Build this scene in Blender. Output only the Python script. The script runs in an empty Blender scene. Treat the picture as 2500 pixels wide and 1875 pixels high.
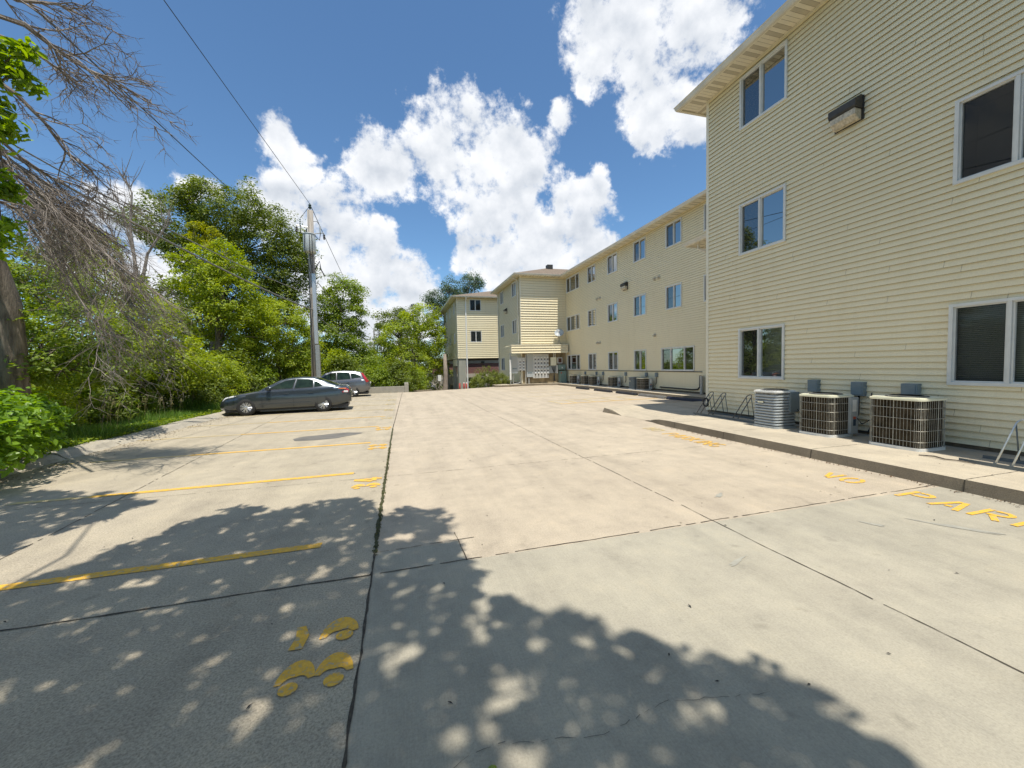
import bpy, bmesh, math, random
import numpy as np
from mathutils import Vector, Matrix
random.seed(7); np.random.seed(7)
R = math.radians
sc = bpy.context.scene
col = sc.collection
# ------------------------------------------------------------ camera
EYE = 1.65
FPX = 959.8                                   # focal length in pixels of a 2500 px wide frame
yaw, pit, rol = R(15.64), R(-2.699), R(-1.253)
_f = Vector((math.sin(yaw)*math.cos(pit), math.cos(yaw)*math.cos(pit), math.sin(pit)))
_r0 = Vector((math.cos(yaw), -math.sin(yaw), 0)); _u0 = _r0.cross(_f)
_r = math.cos(rol)*_r0 + math.sin(rol)*_u0; _u = -math.sin(rol)*_r0 + math.cos(rol)*_u0
cam = bpy.data.cameras.new('camera'); camo = bpy.data.objects.new('camera', cam); col.objects.link(camo)
m = Matrix.Identity(4)
for i in range(3):
    m[i][0] = _r[i]; m[i][1] = _u[i]; m[i][2] = -_f[i]
m[0][3], m[1][3], m[2][3] = 0, 0, EYE
camo.matrix_world = m
cam.sensor_width = 36; cam.lens = 36*FPX/2500; cam.clip_start = 0.05; cam.clip_end = 3000
sc.camera = camo
def ray(x, y): return _f + _r*((x-1250)/FPX) - _u*((y-937.5)/FPX)
def at(x, y, Y):                              # the point at northing Y seen in that direction
    d = ray(x, y); t = Y/d.y; return Vector((d.x*t, Y, EYE+d.z*t))
def gz(x, y, z=0):
    d = ray(x, y); t = (z-EYE)/d.z; return Vector((d.x*t, d.y*t, z))
# ------------------------------------------------------------ light
sc.render.engine = 'CYCLES'
sc.view_settings.view_transform = 'Standard'; sc.view_settings.look = 'None'
sc.view_settings.exposure = 0.19; sc.view_settings.gamma = 1
SUNV = Vector((0.022, -0.325, 1)).normalized()   # towards the sun: high noon, due south
sd = bpy.data.lights.new('sun', 'SUN'); sd.energy = 4.4; sd.angle = R(0.53); sd.color = (1, 0.95, 0.86)
so = bpy.data.objects.new('sun', sd); col.objects.link(so)
so.rotation_euler = SUNV.to_track_quat('Z', 'Y').to_euler(); so.location = (0, 0, 60)
elev = math.asin(SUNV.z)
world = bpy.data.worlds.new('World'); sc.world = world; world.use_nodes = True
def build_world():
    nt = world.node_tree; N = nt.nodes; L = nt.links; N.clear()
    out = N.new('ShaderNodeOutputWorld'); mix = N.new('ShaderNodeMixShader')
    b1 = N.new('ShaderNodeBackground'); b2 = N.new('ShaderNodeBackground')
    sky = N.new('ShaderNodeTexSky'); sky.sky_type = 'NISHITA'; sky.sun_disc = False
    sky.sun_elevation = elev; sky.sun_rotation = math.atan2(SUNV.x, SUNV.y)
    sky.air_density = 1.0; sky.dust_density = 0.4; sky.ozone_density = 2.0; sky.altitude = 200
    hs = N.new('ShaderNodeHueSaturation'); hs.inputs['Saturation'].default_value = 1.0
    hs.inputs['Value'].default_value = 1.0
    cm = N.new('ShaderNodeMix'); cm.data_type = 'RGBA'; cm.blend_type = 'MULTIPLY'; cm.inputs[0].default_value = 1; cm.inputs[7].default_value = (.74, .96, 1.07, 1); L.new(sky.outputs[0], cm.inputs[6]); L.new(cm.outputs[2], hs.inputs['Color']); L.new(hs.outputs[0], b1.inputs[0]); b1.inputs[1].default_value = 0.128
    tc = N.new('ShaderNodeTexCoord'); D = tc.outputs['Generated']
    def mth(op, a, b=None, c=None, clamp=False):
        n = N.new('ShaderNodeMath'); n.operation = op; n.use_clamp = clamp
        for i, v in enumerate((a, b, c)):
            if v is None: continue
            if isinstance(v, (int, float)): n.inputs[i].default_value = v
            else: L.new(v, n.inputs[i])
        return n.outputs[0]
    def vm(op, a, b):
        n = N.new('ShaderNodeVectorMath'); n.operation = op
        for i, v in enumerate((a, b)):
            if isinstance(v, (tuple, Vector)): n.inputs[i].default_value = v
            else: L.new(v, n.inputs[i])
        return n
    def noise(vec, scale, detail=8, rough=0.55, dist=0):
        n = N.new('ShaderNodeTexNoise'); L.new(vec, n.inputs['Vector']); n.inputs['Scale'].default_value = scale
        n.inputs['Detail'].default_value = detail; n.inputs['Roughness'].default_value = rough
        n.inputs['Distortion'].default_value = dist; return n
    blobs = [(941,405,80),(1130,385,125),(1248,415,100),(1177,500,85),(1405,520,82),(1326,594,95),(1440,465,45),(1390,620,80),
      (1170,617,60),(1248,655,75),(1440,600,55),(1365,290,38),(1272,285,28),(681,350,52),(736,405,45),(690,515,80),(815,530,80),
      (909,594,66),(830,625,95),(972,666,62),(1011,710,55),(893,690,80),(800,720,90),(470,455,42),(512,470,32),(320,540,70),
      (380,690,80),(900,770,90),(980,800,80),(1507,89,110),(1625,70,140),(1713,35,110),(1595,207,90),(1654,258,80),(1448,148,60),
      (1583,335,40),(1690,300,55),(1802,50,40),(1418,218,30),(1335,320,28),(1130,25,20),(1205,78,16),(240,620,80),(1560,-60,160)]
    arr = []
    for x, y, r in blobs:
        d = ray(x, y); ln = d.length; d.normalize()
        rad = r*(1.24 if r > 42 else 1.05 if r > 25 else .75)/(FPX*ln)
        arr.append((d, rad if r > 28 else rad*2.6, 1.0 if r > 28 else .05))
    rnd = random.Random(3)
    for i in range(14):                       # the rest of the sky, behind and beside the camera
        a = R(rnd.uniform(80, 310)); e = R(rnd.choice([rnd.uniform(3, 20), rnd.uniform(15, 60)])) ; a += yaw
        arr.append((Vector((math.sin(a)*math.cos(e), math.cos(a)*math.cos(e), math.sin(e))), rnd.uniform(0.1, 0.24), 1.0))
    warp = noise(D, 11.0, 3, 0.6)
    w1 = vm('SUBTRACT', warp.outputs['Color'], (0.5, 0.5, 0.5)); w2 = vm('SCALE', w1.outputs[0], (0, 0, 0)); w2.inputs['Scale'].default_value = 0.07
    dw = vm('ADD', D, w2.outputs[0]).outputs[0]
    nz = N.new('ShaderNodeVectorMath'); nz.operation = 'NORMALIZE'; L.new(dw, nz.inputs[0]); dw = nz.outputs[0]
    cur = None
    for d, r, pk in arr:
        k = 2/(r*r)
        v = mth('ADD', vm('DOT_PRODUCT', dw, tuple(d*k)).outputs['Value'], pk-k)
        cur = v if cur is None else mth('SMOOTH_MAX', cur, v, 0.35)
    cur = mth('MINIMUM', mth('MAXIMUM', cur, -1.5), 0.8)
    n1 = noise(D, 16.0, 9, 0.66, 0.0)
    dens = mth('ADD', mth('ADD', cur, -0.02), mth('MULTIPLY', mth('SUBTRACT', n1.outputs['Fac'], 0.5), 3.5))
    mr = N.new('ShaderNodeMapRange'); mr.interpolation_type = 'SMOOTHSTEP'; L.new(dens, mr.inputs[0])
    mr.inputs[1].default_value = -0.05; mr.inputs[2].default_value = 0.70
    # the sun lights the tops: compare the density with the density a little higher up
    up = vm('ADD', D, (0.0, -0.006, 0.022)).outputs[0]
    n2 = noise(up, 8.0, 6, 0.50); n1b = noise(D, 8.0, 6, 0.50)
    g = mth('SUBTRACT', n1b.outputs['Fac'], n2.outputs['Fac'])
    lit = mth('MULTIPLY_ADD', g, 3.2, 0.66)
    thick = N.new('ShaderNodeMapRange'); L.new(dens, thick.inputs[0]); thick.inputs[1].default_value = 0.1; thick.inputs[2].default_value = 1.2
    thick.inputs[3].default_value = 0.22; thick.inputs[4].default_value = -0.16
    lit = mth('ADD', lit, thick.outputs[0], clamp=True)
    ramp = N.new('ShaderNodeValToRGB'); L.new(lit, ramp.inputs[0])
    e = ramp.color_ramp.elements; e[0].position = 0.0; e[0].color = (0.42, 0.47, 0.55, 1); e[1].position = 1; e[1].color = (0.97, 0.98, 1.0, 1)
    x = e.new(0.45); x.color = (0.66, 0.70, 0.76, 1)
    L.new(ramp.outputs[0], b2.inputs[0]); b2.inputs[1].default_value = 0.98
    L.new(mr.outputs[0], mix.inputs[0]); L.new(b1.outputs[0], mix.inputs[1]); L.new(b2.outputs[0], mix.inputs[2])
    L.new(mix.outputs[0], out.inputs[0])
build_world()
world.cycles.sampling_method = 'MANUAL'; world.cycles.sample_map_resolution = 512
# ------------------------------------------------------------ materials
MATS = {}
def newmat(name):
    m = bpy.data.materials.new(name); m.use_nodes = True; nt = m.node_tree
    return m, nt, nt.nodes.get('Principled BSDF')
def mat(name, colr, rough=0.6, metal=0.0, var=0.0, scale=8.0, col2=None, bump=0.0, bscale=None, spec=0.5, coat=0.0, detail=6, stretch=None):
    if name in MATS: return MATS[name]
    m, nt, b = newmat(name); N = nt.nodes; L = nt.links
    b.inputs['Base Color'].default_value = (*colr, 1); b.inputs['Roughness'].default_value = rough
    b.inputs['Metallic'].default_value = metal; b.inputs['Specular IOR Level'].default_value = spec
    if coat: b.inputs['Coat Weight'].default_value = coat; b.inputs['Coat Roughness'].default_value = 0.04
    if var or col2 or bump:
        tc = N.new('ShaderNodeTexCoord'); src = tc.outputs['Object']
        if stretch:
            mp = N.new('ShaderNodeMapping'); mp.inputs['Scale'].default_value = stretch; L.new(src, mp.inputs[0]); src = mp.outputs[0]
        n = N.new('ShaderNodeTexNoise'); n.inputs['Scale'].default_value = scale; n.inputs['Detail'].default_value = detail
        n.inputs['Roughness'].default_value = 0.6; L.new(src, n.inputs[0])
        rp = N.new('ShaderNodeValToRGB'); e = rp.color_ramp.elements; e[0].position = 0.32; e[1].position = 0.68
        c2 = col2 or tuple(min(1, c*(1+var)) for c in colr); c1 = tuple(c*(1-var) for c in colr) if not col2 else colr
        e[0].color = (*c1, 1); e[1].color = (*c2, 1)
        L.new(n.outputs['Fac'], rp.inputs[0]); L.new(rp.outputs[0], b.inputs['Base Color'])
        if bump:
            n2 = N.new('ShaderNodeTexNoise'); n2.inputs['Scale'].default_value = bscale or scale*3; n2.inputs['Detail'].default_value = 4
            L.new(src, n2.inputs[0]); bp = N.new('ShaderNodeBump'); bp.inputs['Strength'].default_value = bump
            bp.inputs['Distance'].default_value = 0.02; L.new(n2.outputs['Fac'], bp.inputs['Height']); L.new(bp.outputs[0], b.inputs['Normal'])
    MATS[name] = m; return m
def concrete(name, base, tint, broom=0.0, speck=0.5):
    m, nt, b = newmat(name); N = nt.nodes; L = nt.links
    tc = N.new('ShaderNodeTexCoord'); P = tc.outputs['Object']
    def noise(s, d=5, r=0.6, vec=P, dist=0):
        n = N.new('ShaderNodeTexNoise'); L.new(vec, n.inputs[0]); n.inputs['Scale'].default_value = s; n.inputs['Detail'].default_value = d
        n.inputs['Roughness'].default_value = r; n.inputs['Distortion'].default_value = dist; return n.outputs['Fac']
    def rmp(f, c):
        r = N.new('ShaderNodeValToRGB'); e = r.color_ramp.elements
        e[0].position, e[0].color = c[0][0], (*c[0][1], 1); e[1].position, e[1].color = c[-1][0], (*c[-1][1], 1)
        for p, cc in c[1:-1]: x = e.new(p); x.color = (*cc, 1)
        L.new(f, r.inputs[0]); return r.outputs[0]
    def mul(a, b_, f=1.0):
        n = N.new('ShaderNodeMix'); n.data_type = 'RGBA'; n.blend_type = 'MULTIPLY'; n.inputs[0].default_value = f
        L.new(a, n.inputs[6]); L.new(b_, n.inputs[7]); return n.outputs[2]
    g = lambda v: (v, v, v)
    big = rmp(noise(0.35, 6, 0.65, dist=0.4), [(0.3, base), (0.7, tint)])
    mid = rmp(noise(1.9, 10, 0.75), [(0.25, (.68, .69, .70)), (0.42, (.90, .90, .91)), (0.55, g(1.0)), (0.78, (1.16, 1.13, 1.08))])
    fine = rmp(noise(75, 4, 0.8), [(0.3, g(1-speck*0.6)), (0.5, g(1.0)), (0.72, g(1+speck*0.45))])
    # dark spots of old gum and oil
    sp = rmp(noise(5.5, 2, 0.4), [(0.0, g(1)), (0.68, g(1.0)), (0.78, g(0.80)), (1, g(0.7))])
    c = mul(mul(mul(big, mid), fine), sp)
    # tyre streaks running along the lane
    mp = N.new('ShaderNodeMapping'); mp.inputs['Scale'].default_value = (1.6, 0.16, 1); L.new(P, mp.inputs[0])
    c = mul(c, rmp(noise(1.4, 5, 0.6, mp.outputs[0]), [(0.3, g(0.86)), (0.55, g(1.0)), (0.8, g(1.05))]))
    h = noise(70, 3, 0.7)
    if broom:
        mp2 = N.new('ShaderNodeMapping'); mp2.inputs['Scale'].default_value = (160, 5, 1); L.new(P, mp2.inputs[0])
        br = noise(1.0, 3, 0.6, mp2.outputs[0]); c = mul(c, rmp(br, [(0.3, g(1-broom)), (0.7, g(1+broom))]))
    bp = N.new('ShaderNodeBump'); bp.inputs['Strength'].default_value = 0.5; bp.inputs['Distance'].default_value = 0.004
    L.new(h, bp.inputs['Height']); L.new(bp.outputs[0], b.inputs['Normal'])
    L.new(c, b.inputs['Base Color']); b.inputs['Roughness'].default_value = 0.9; b.inputs['Specular IOR Level'].default_value = 0.25
    MATS[name] = m; return m
def leafmat(name, c1, c2, trans=0.35, scale=1.3, rough=0.5):
    if name in MATS: return MATS[name]
    m, nt, b = newmat(name); N = nt.nodes; L = nt.links
    ge = N.new('ShaderNodeNewGeometry'); tc = N.new('ShaderNodeTexCoord')
    n = N.new('ShaderNodeTexNoise'); n.inputs['Scale'].default_value = scale; n.inputs['Detail'].default_value = 3; L.new(tc.outputs['Object'], n.inputs[0])
    ad = N.new('ShaderNodeMath'); ad.operation = 'MULTIPLY_ADD'; L.new(ge.outputs['Random Per Island'], ad.inputs[0]); ad.inputs[1].default_value = 0.45
    L.new(n.outputs['Fac'], ad.inputs[2])
    rp = N.new('ShaderNodeValToRGB'); e = rp.color_ramp.elements; e[0].position = 0.45; e[1].position = 0.98; e[0].color = (*c1, 1); e[1].color = (*c2, 1)
    L.new(ad.outputs[0], rp.inputs[0]); L.new(rp.outputs[0], b.inputs['Base Color'])
    b.inputs['Roughness'].default_value = rough; b.inputs['Specular IOR Level'].default_value = 0.45
    tr = N.new('ShaderNodeBsdfTranslucent'); hs = N.new('ShaderNodeHueSaturation'); hs.inputs['Hue'].default_value = 0.485
    hs.inputs['Value'].default_value = 2.0; hs.inputs['Saturation'].default_value = 1.1
    L.new(rp.outputs[0], hs.inputs['Color']); L.new(hs.outputs[0], tr.inputs[0])
    mx = N.new('ShaderNodeMixShader'); mx.inputs[0].default_value = trans
    out = N.get('Material Output'); L.new(b.outputs[0], mx.inputs[1]); L.new(tr.outputs[0], mx.inputs[2]); L.new(mx.outputs[0], out.inputs[0])
    MATS[name] = m; return m
def glassmat(name, tint, refl=0.25, rough=0.01):
    if name in MATS: return MATS[name]
    m, nt, b = newmat(name); N = nt.nodes; L = nt.links; N.remove(b)
    gl = N.new('ShaderNodeBsdfGlossy'); gl.inputs['Roughness'].default_value = rough; gl.inputs[0].default_value = (0.42, 0.43, 0.42, 1)
    tr = N.new('ShaderNodeBsdfTransparent'); tr.inputs[0].default_value = (*tint, 1)
    fr = N.new('ShaderNodeFresnel'); fr.inputs[0].default_value = 1.5
    ma = N.new('ShaderNodeMath'); ma.operation = 'MULTIPLY_ADD'; L.new(fr.outputs[0], ma.inputs[0]); ma.inputs[1].default_value = 1.0; ma.inputs[2].default_value = refl; ma.use_clamp = True
    mx = N.new('ShaderNodeMixShader'); L.new(ma.outputs[0], mx.inputs[0]); L.new(tr.outputs[0], mx.inputs[1]); L.new(gl.outputs[0], mx.inputs[2])
    L.new(mx.outputs[0], N.get('Material Output').inputs[0]); MATS[name] = m; return m
def sidingmat(name, base, tint):
    m, nt, b = newmat(name); N = nt.nodes; L = nt.links
    tc = N.new('ShaderNodeTexCoord'); P = tc.outputs['Object']
    n = N.new('ShaderNodeTexNoise'); n.inputs['Scale'].default_value = 0.5; n.inputs['Detail'].default_value = 7; L.new(P, n.inputs[0])
    rp = N.new('ShaderNodeValToRGB'); e = rp.color_ramp.elements; e[0].position = .3; e[1].position = .7; e[0].color = (*base, 1); e[1].color = (*tint, 1)
    L.new(n.outputs['Fac'], rp.inputs[0])
    n2 = N.new('ShaderNodeTexNoise'); n2.inputs['Scale'].default_value = 60; n2.inputs['Detail'].default_value = 3; L.new(P, n2.inputs[0])
    r2 = N.new('ShaderNodeValToRGB'); e = r2.color_ramp.elements; e[0].position = .3; e[1].position = .7; e[0].color = (.93, .93, .93, 1); e[1].color = (1.04, 1.04, 1.04, 1)
    L.new(n2.outputs['Fac'], r2.inputs[0])
    mx = N.new('ShaderNodeMix'); mx.data_type = 'RGBA'; mx.blend_type = 'MULTIPLY'; mx.inputs[0].default_value = 1; L.new(rp.outputs[0], mx.inputs[6]); L.new(r2.outputs[0], mx.inputs[7])
    mp = N.new('ShaderNodeMapping'); mp.inputs['Scale'].default_value = (5, 5, .45); L.new(P, mp.inputs[0]); n3 = N.new('ShaderNodeTexNoise'); n3.inputs['Scale'].default_value = 1.0; n3.inputs['Detail'].default_value = 8; n3.inputs['Roughness'].default_value = .7; L.new(mp.outputs[0], n3.inputs[0])
    r3 = N.new('ShaderNodeValToRGB'); e = r3.color_ramp.elements; e[0].position = .28; e[1].position = .5; e[0].color = (.95, .94, .92, 1); e[1].color = (1, 1, 1, 1); L.new(n3.outputs['Fac'], r3.inputs[0])
    mz = N.new('ShaderNodeMix'); mz.data_type = 'RGBA'; mz.blend_type = 'MULTIPLY'; mz.inputs[0].default_value = 1; L.new(mx.outputs[2], mz.inputs[6]); L.new(r3.outputs[0], mz.inputs[7]); mx = mz
    L.new(mx.outputs[2], b.inputs['Base Color']); b.inputs['Roughness'].default_value = 0.55; b.inputs['Specular IOR Level'].default_value = 0.35
    MATS[name] = m; return m
M_side = sidingmat('vinyl siding', (0.84, 0.732, 0.482), (0.875, 0.772, 0.525))
M_edge = mat('lap shade and dirt', (.30, .25, .15), .8)  # dark colour paints in shade and dirt below each lap; seams share it
M_trim = mat('cream trim', (0.78, 0.72, 0.56), 0.5, var=0.05, scale=3)
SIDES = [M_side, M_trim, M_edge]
M_soff = mat('cream soffit', (0.74, 0.68, 0.53), 0.6, var=0.04, scale=5)
M_soffd = mat('vented soffit', (0.50, 0.45, 0.34), 0.7, var=0.05, scale=5)
M_gut = mat('gutter', (0.66, 0.61, 0.50), 0.45, var=0.12, scale=2)
M_shing = mat('shingles', (0.20, 0.15, 0.105), 0.95, var=0.35, scale=9, bump=0.6, bscale=30)
M_frame = mat('window frame', (0.66, 0.66, 0.62), 0.45, var=0.06, scale=6)
M_glass = glassmat('window glass', (0.62, 0.66, 0.66), 0.03)
def screenmat():
    m, nt, b = newmat('insect screen'); N = nt.nodes; L = nt.links; b.inputs['Base Color'].default_value = (.05, .05, .05, 1); b.inputs['Roughness'].default_value = .9; b.inputs['Specular IOR Level'].default_value = 0
    tr = N.new('ShaderNodeBsdfTransparent'); mx = N.new('ShaderNodeMixShader'); mx.inputs[0].default_value = .30
    L.new(tr.outputs[0], mx.inputs[1]); L.new(b.outputs[0], mx.inputs[2]); L.new(mx.outputs[0], N.get('Material Output').inputs[0]); return m
M_screen = screenmat()
M_room = mat('dark room', (0.11, 0.108, 0.10), 0.9)
M_blind = mat('blind', (0.40, 0.43, 0.40), 0.6, var=0.08, scale=3)
M_curt = mat('curtain', (0.42, 0.41, 0.37), 0.8, var=0.15, scale=6, stretch=(3, 3, 0.3))
M_blueb = mat('blue shade', (0.10, 0.16, 0.26), 0.8)
M_steel = mat('galvanised steel', (0.42, 0.42, 0.40), 0.42, 0.6, var=0.15, scale=12)
M_dark = mat('black plastic', (0.02, 0.02, 0.022), 0.5)
M_grey = mat('grey enamel', (0.19, 0.235, 0.25), 0.45, var=0.08, scale=6)
M_lgrey = mat('light grey enamel', (0.42, 0.45, 0.45), 0.45, var=0.08, scale=6)
M_white = mat('white enamel', (0.80, 0.79, 0.74), 0.4, var=0.06, scale=6)
M_cream = mat('cream enamel', (0.85, 0.82, 0.62), 0.4, var=0.04, scale=6)
M_green = mat('green enamel', (0.20, 0.28, 0.24), 0.5, var=0.06, scale=6)
M_brz = mat('bronze lamp', (0.055, 0.05, 0.042), 0.5, 0.3, var=0.2, scale=15)
M_lens = mat('clouded lens', (0.46, 0.40, 0.29), 0.25, var=0.35, scale=22, spec=0.7)
M_bark = mat('bark', (0.10, 0.08, 0.06), 0.95, col2=(0.24, 0.20, 0.15), scale=5, bump=1.0, bscale=14, stretch=(3, 3, 0.6))
M_dead = mat('dead twigs', (0.13, 0.105, 0.09), 0.9, col2=(0.38, 0.33, 0.28), scale=9)
M_pole = mat('weathered pole', (0.25, 0.21, 0.17), 0.95, col2=(0.50, 0.45, 0.38), scale=4, bump=0.5, stretch=(12, 12, 0.4))
M_yel = None
def yellowmat():
    m, nt, b = newmat('worn yellow paint'); N = nt.nodes; L = nt.links
    tc = N.new('ShaderNodeTexCoord')
    n = N.new('ShaderNodeTexNoise'); n.inputs['Scale'].default_value = 26; n.inputs['Detail'].default_value = 8; n.inputs['Roughness'].default_value = 0.75; L.new(tc.outputs['Object'], n.inputs[0])
    r = N.new('ShaderNodeValToRGB'); e = r.color_ramp.elements; e[0].position = 0.40; e[1].position = 0.49
    e[0].color = (0.44, 0.38, 0.24, 1); e[1].color = (0.78, 0.42, 0.035, 1); x = e.new(.62); x.color = (.86, .52, .07, 1); L.new(n.outputs['Fac'], r.inputs[0])
    L.new(r.outputs[0], b.inputs['Base Color']); b.inputs['Roughness'].default_value = 0.75
    return m
M_yel = yellowmat()
M_yelf = mat('faded yellow paint', (0.62, 0.46, 0.16), 0.8, col2=(0.52, 0.44, 0.29), scale=9)
# ------------------------------------------------------------ mesh helpers
class MB:
    def __init__(s): s.v = []; s.f = []; s.mi = []
    def add(s, vs, fs, mi=0):
        o = len(s.v); s.v += [tuple(p) for p in vs]; s.f += [tuple(i+o for i in f) for f in fs]; s.mi += [mi]*len(fs); return s
    def box(s, a, b, mi=0):
        x0, y0, z0 = [min(a[i], b[i]) for i in range(3)]; x1, y1, z1 = [max(a[i], b[i]) for i in range(3)]
        return s.add([(x0,y0,z0),(x1,y0,z0),(x1,y1,z0),(x0,y1,z0),(x0,y0,z1),(x1,y0,z1),(x1,y1,z1),(x0,y1,z1)],
              [(3,2,1,0),(4,5,6,7),(0,1,5,4),(1,2,6,5),(2,3,7,6),(3,0,4,7)], mi)
    def tube(s, pts, rad, n=8, mi=0, cap=True):
        pts = [Vector(p) for p in pts]; k = len(pts)
        rad = rad if isinstance(rad, (list, tuple)) else [rad]*k
        o = len(s.v); t0 = (pts[1]-pts[0]).normalized()
        a = Vector((0, 0, 1)) if abs(t0.z) < 0.9 else Vector((1, 0, 0)); u = t0.cross(a).normalized()
        for i, p in enumerate(pts):
            t = (pts[min(i+1, k-1)]-pts[max(i-1, 0)])
            t = t.normalized() if t.length > 1e-9 else t0
            u = (u - t*u.dot(t)); u = u.normalized() if u.length > 1e-6 else t.orthogonal().normalized()
            w = t.cross(u)
            for j in range(n):
                an = 2*math.pi*j/n; q = p + (u*math.cos(an)+w*math.sin(an))*rad[i]; s.v.append((q.x, q.y, q.z))
        for i in range(k-1):
            for j in range(n):
                s.f.append((o+i*n+j, o+i*n+(j+1) % n, o+(i+1)*n+(j+1) % n, o+(i+1)*n+j)); s.mi.append(mi)
        if cap:
            s.f.append(tuple(o+j for j in range(n-1, -1, -1))); s.mi.append(mi)
            s.f.append(tuple(o+(k-1)*n+j for j in range(n))); s.mi.append(mi)
        return s
    def lathe(s, c, prof, n=20, axis='z', mi=0, cap=True):
        o = len(s.v); k = len(prof)
        for r_, h in prof:
            for j in range(n):
                a = 2*math.pi*j/n; x, y = r_*math.cos(a), r_*math.sin(a)
                p = {'z': (c[0]+x, c[1]+y, c[2]+h), 'y': (c[0]+x, c[1]+h, c[2]+y), 'x': (c[0]+h, c[1]+x, c[2]+y)}[axis]
                s.v.append(p)
        for i in range(k-1):
            for j in range(n): s.f.append((o+i*n+j, o+i*n+(j+1) % n, o+(i+1)*n+(j+1) % n, o+(i+1)*n+j)); s.mi.append(mi)
        if cap:
            s.f.append(tuple(o+j for j in range(n-1, -1, -1))); s.mi.append(mi)
            s.f.append(tuple(o+(k-1)*n+j for j in range(n))); s.mi.append(mi)
        return s
    def prism(s, poly, z0, z1, mi=0):
        n = len(poly)
        vs = [(p[0], p[1], z0) for p in poly]+[(p[0], p[1], z1) for p in poly]
        fs = [tuple(range(n-1, -1, -1)), tuple(range(n, 2*n))]+[(i, (i+1) % n, n+(i+1) % n, n+i) for i in range(n)]
        return s.add(vs, fs, mi)
    def poly(s, pts, mi=0): return s.add(pts, [tuple(range(len(pts)))], mi)
    def build(s, name, mats, parent=None, smooth=False, bevel=0, fix=False, xf=None):
        me = bpy.data.meshes.new(name)
        vs = s.v if xf is None else [tuple(xf @ Vector(p)) for p in s.v]
        me.from_pydata(vs, [], s.f)
        for mm in (mats if isinstance(mats, (list, tuple)) else [mats]): me.materials.append(mm)
        if any(s.mi): me.polygons.foreach_set('material_index', s.mi)
        if fix or bevel:
            bm = bmesh.new(); bm.from_mesh(me); bmesh.ops.recalc_face_normals(bm, faces=bm.faces)
            if bevel:
                es = [e for e in bm.edges if len(e.link_faces) == 2 and e.calc_face_angle(0) > 0.6]
                bmesh.ops.bevel(bm, geom=es, offset=bevel, segments=2, affect='EDGES', profile=0.6, clamp_overlap=True)
            bm.to_mesh(me); bm.free()
        if smooth: me.polygons.foreach_set('use_smooth', [True]*len(me.polygons))
        me.update()
        o = bpy.data.objects.new(name, me); col.objects.link(o)
        if parent: o.parent = parent
        return o
def tag(o, label, cat, group=None):
    o['label'] = label; o['category'] = cat
    if group: o['group'] = group
    return o
def thing(name, label, cat, loc=(0, 0, 0), rz=0, group=None):
    o = bpy.data.objects.new(name, None); col.objects.link(o); o.location = loc; o.rotation_euler = (0, 0, rz)
    o.empty_display_size = 0.2
    return tag(o, label, cat, group)
def struct(o, kind='structure'): o['kind'] = kind; return o
def dup(root, loc, rz, label, group=None, scale=None):
    r = root.copy(); col.objects.link(r); r.location = loc; r.rotation_euler = (0, 0, rz); r['label'] = label
    if scale: r.scale = scale
    if group: r['group'] = group
    for ch in list(root.children):
        c = ch.copy(); col.objects.link(c); c.parent = r
        for g in list(ch.children):
            d = g.copy(); col.objects.link(d); d.parent = c
    return r
# ------------------------------------------------------------ the ground
def hgt(x, y):
    z = -0.03
    if x < -6.8: z = 0.10*max(0, min(1, (-x-6.8)/0.1)) - 0.22*max(0, -x-8.6); z = max(z, -1.9)
    if y > 27.4 and x < 7.0: z = min(z, -0.03-0.085*(y-27.4)); z = max(z, -1.95)
    if y > 27.4 and x >= 7.0:
        z = -0.03 if y < 31 else max(-1.05, -0.03-0.10*(y-31)) if x < 9.3 else -0.03
    return z
def ground():
    xs = [-900, -300, -100, -50, -30]+[-24+i*0.8 for i in range(19)]+[-8.6, -8.0, -7.4, -6.9, -6.79, -6.4, -3, 0, 3, 6, 6.9, 7.0, 8, 9.29, 9.31, 12, 16, 24, 40, 80, 300, 900]
    ys = [-900, -300, -100, -40, -15, -5]+list(range(0, 27, 2))+[27.3, 27.45, 28, 29, 30, 31, 32, 34, 36, 38, 40, 42, 46, 50, 55, 60, 70, 90, 140, 300, 900]
    mb = MB(); vs = []
    for y in ys:
        for x in xs: vs.append((x, y, hgt(x, y)))
    w = len(xs); fs = [(j*w+i, j*w+i+1, (j+1)*w+i+1, (j+1)*w+i) for j in range(len(ys)-1) for i in range(w-1)]
    mb.add(vs, fs)
    return struct(mb.build('ground', mat('earth', (0.055, 0.06, 0.025), 0.95, col2=(0.12, 0.10, 0.055), scale=1.2, bump=0.8, bscale=12)))
ground()
C_left = concrete('concrete left', (0.435, 0.375, 0.28), (0.485, 0.42, 0.305), 0.0, 0.9)
C_tan = concrete('concrete tan', (0.475, 0.40, 0.30), (0.525, 0.445, 0.332), 0.0, 0.45)
C_grey = concrete('concrete grey', (0.40, 0.367, 0.287), (0.455, 0.41, 0.316), 0.05, 0.30)
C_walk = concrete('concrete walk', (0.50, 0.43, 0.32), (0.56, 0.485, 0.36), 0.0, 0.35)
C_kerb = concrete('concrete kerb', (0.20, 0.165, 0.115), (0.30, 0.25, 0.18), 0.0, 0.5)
JX, JY = -0.285, 3.27
lot = MB()
def quad(x0, y0, x1, y1, mi, z=0.0, dz=None): lot.poly([(x0, y0, z), (x1, y0, z), (x1, y1, z), (x0, y1, z)], mi)
quad(-6.9, -8, JX, 27.4, 0)
quad(JX, -8, 6.6, JY, 2)
quad(JX, JY, 0.47, 3.66, 2)
quad(0.47, JY, 6.6, 3.66, 1)
quad(JX, 3.66, 6.6, 9.7, 1)
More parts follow.
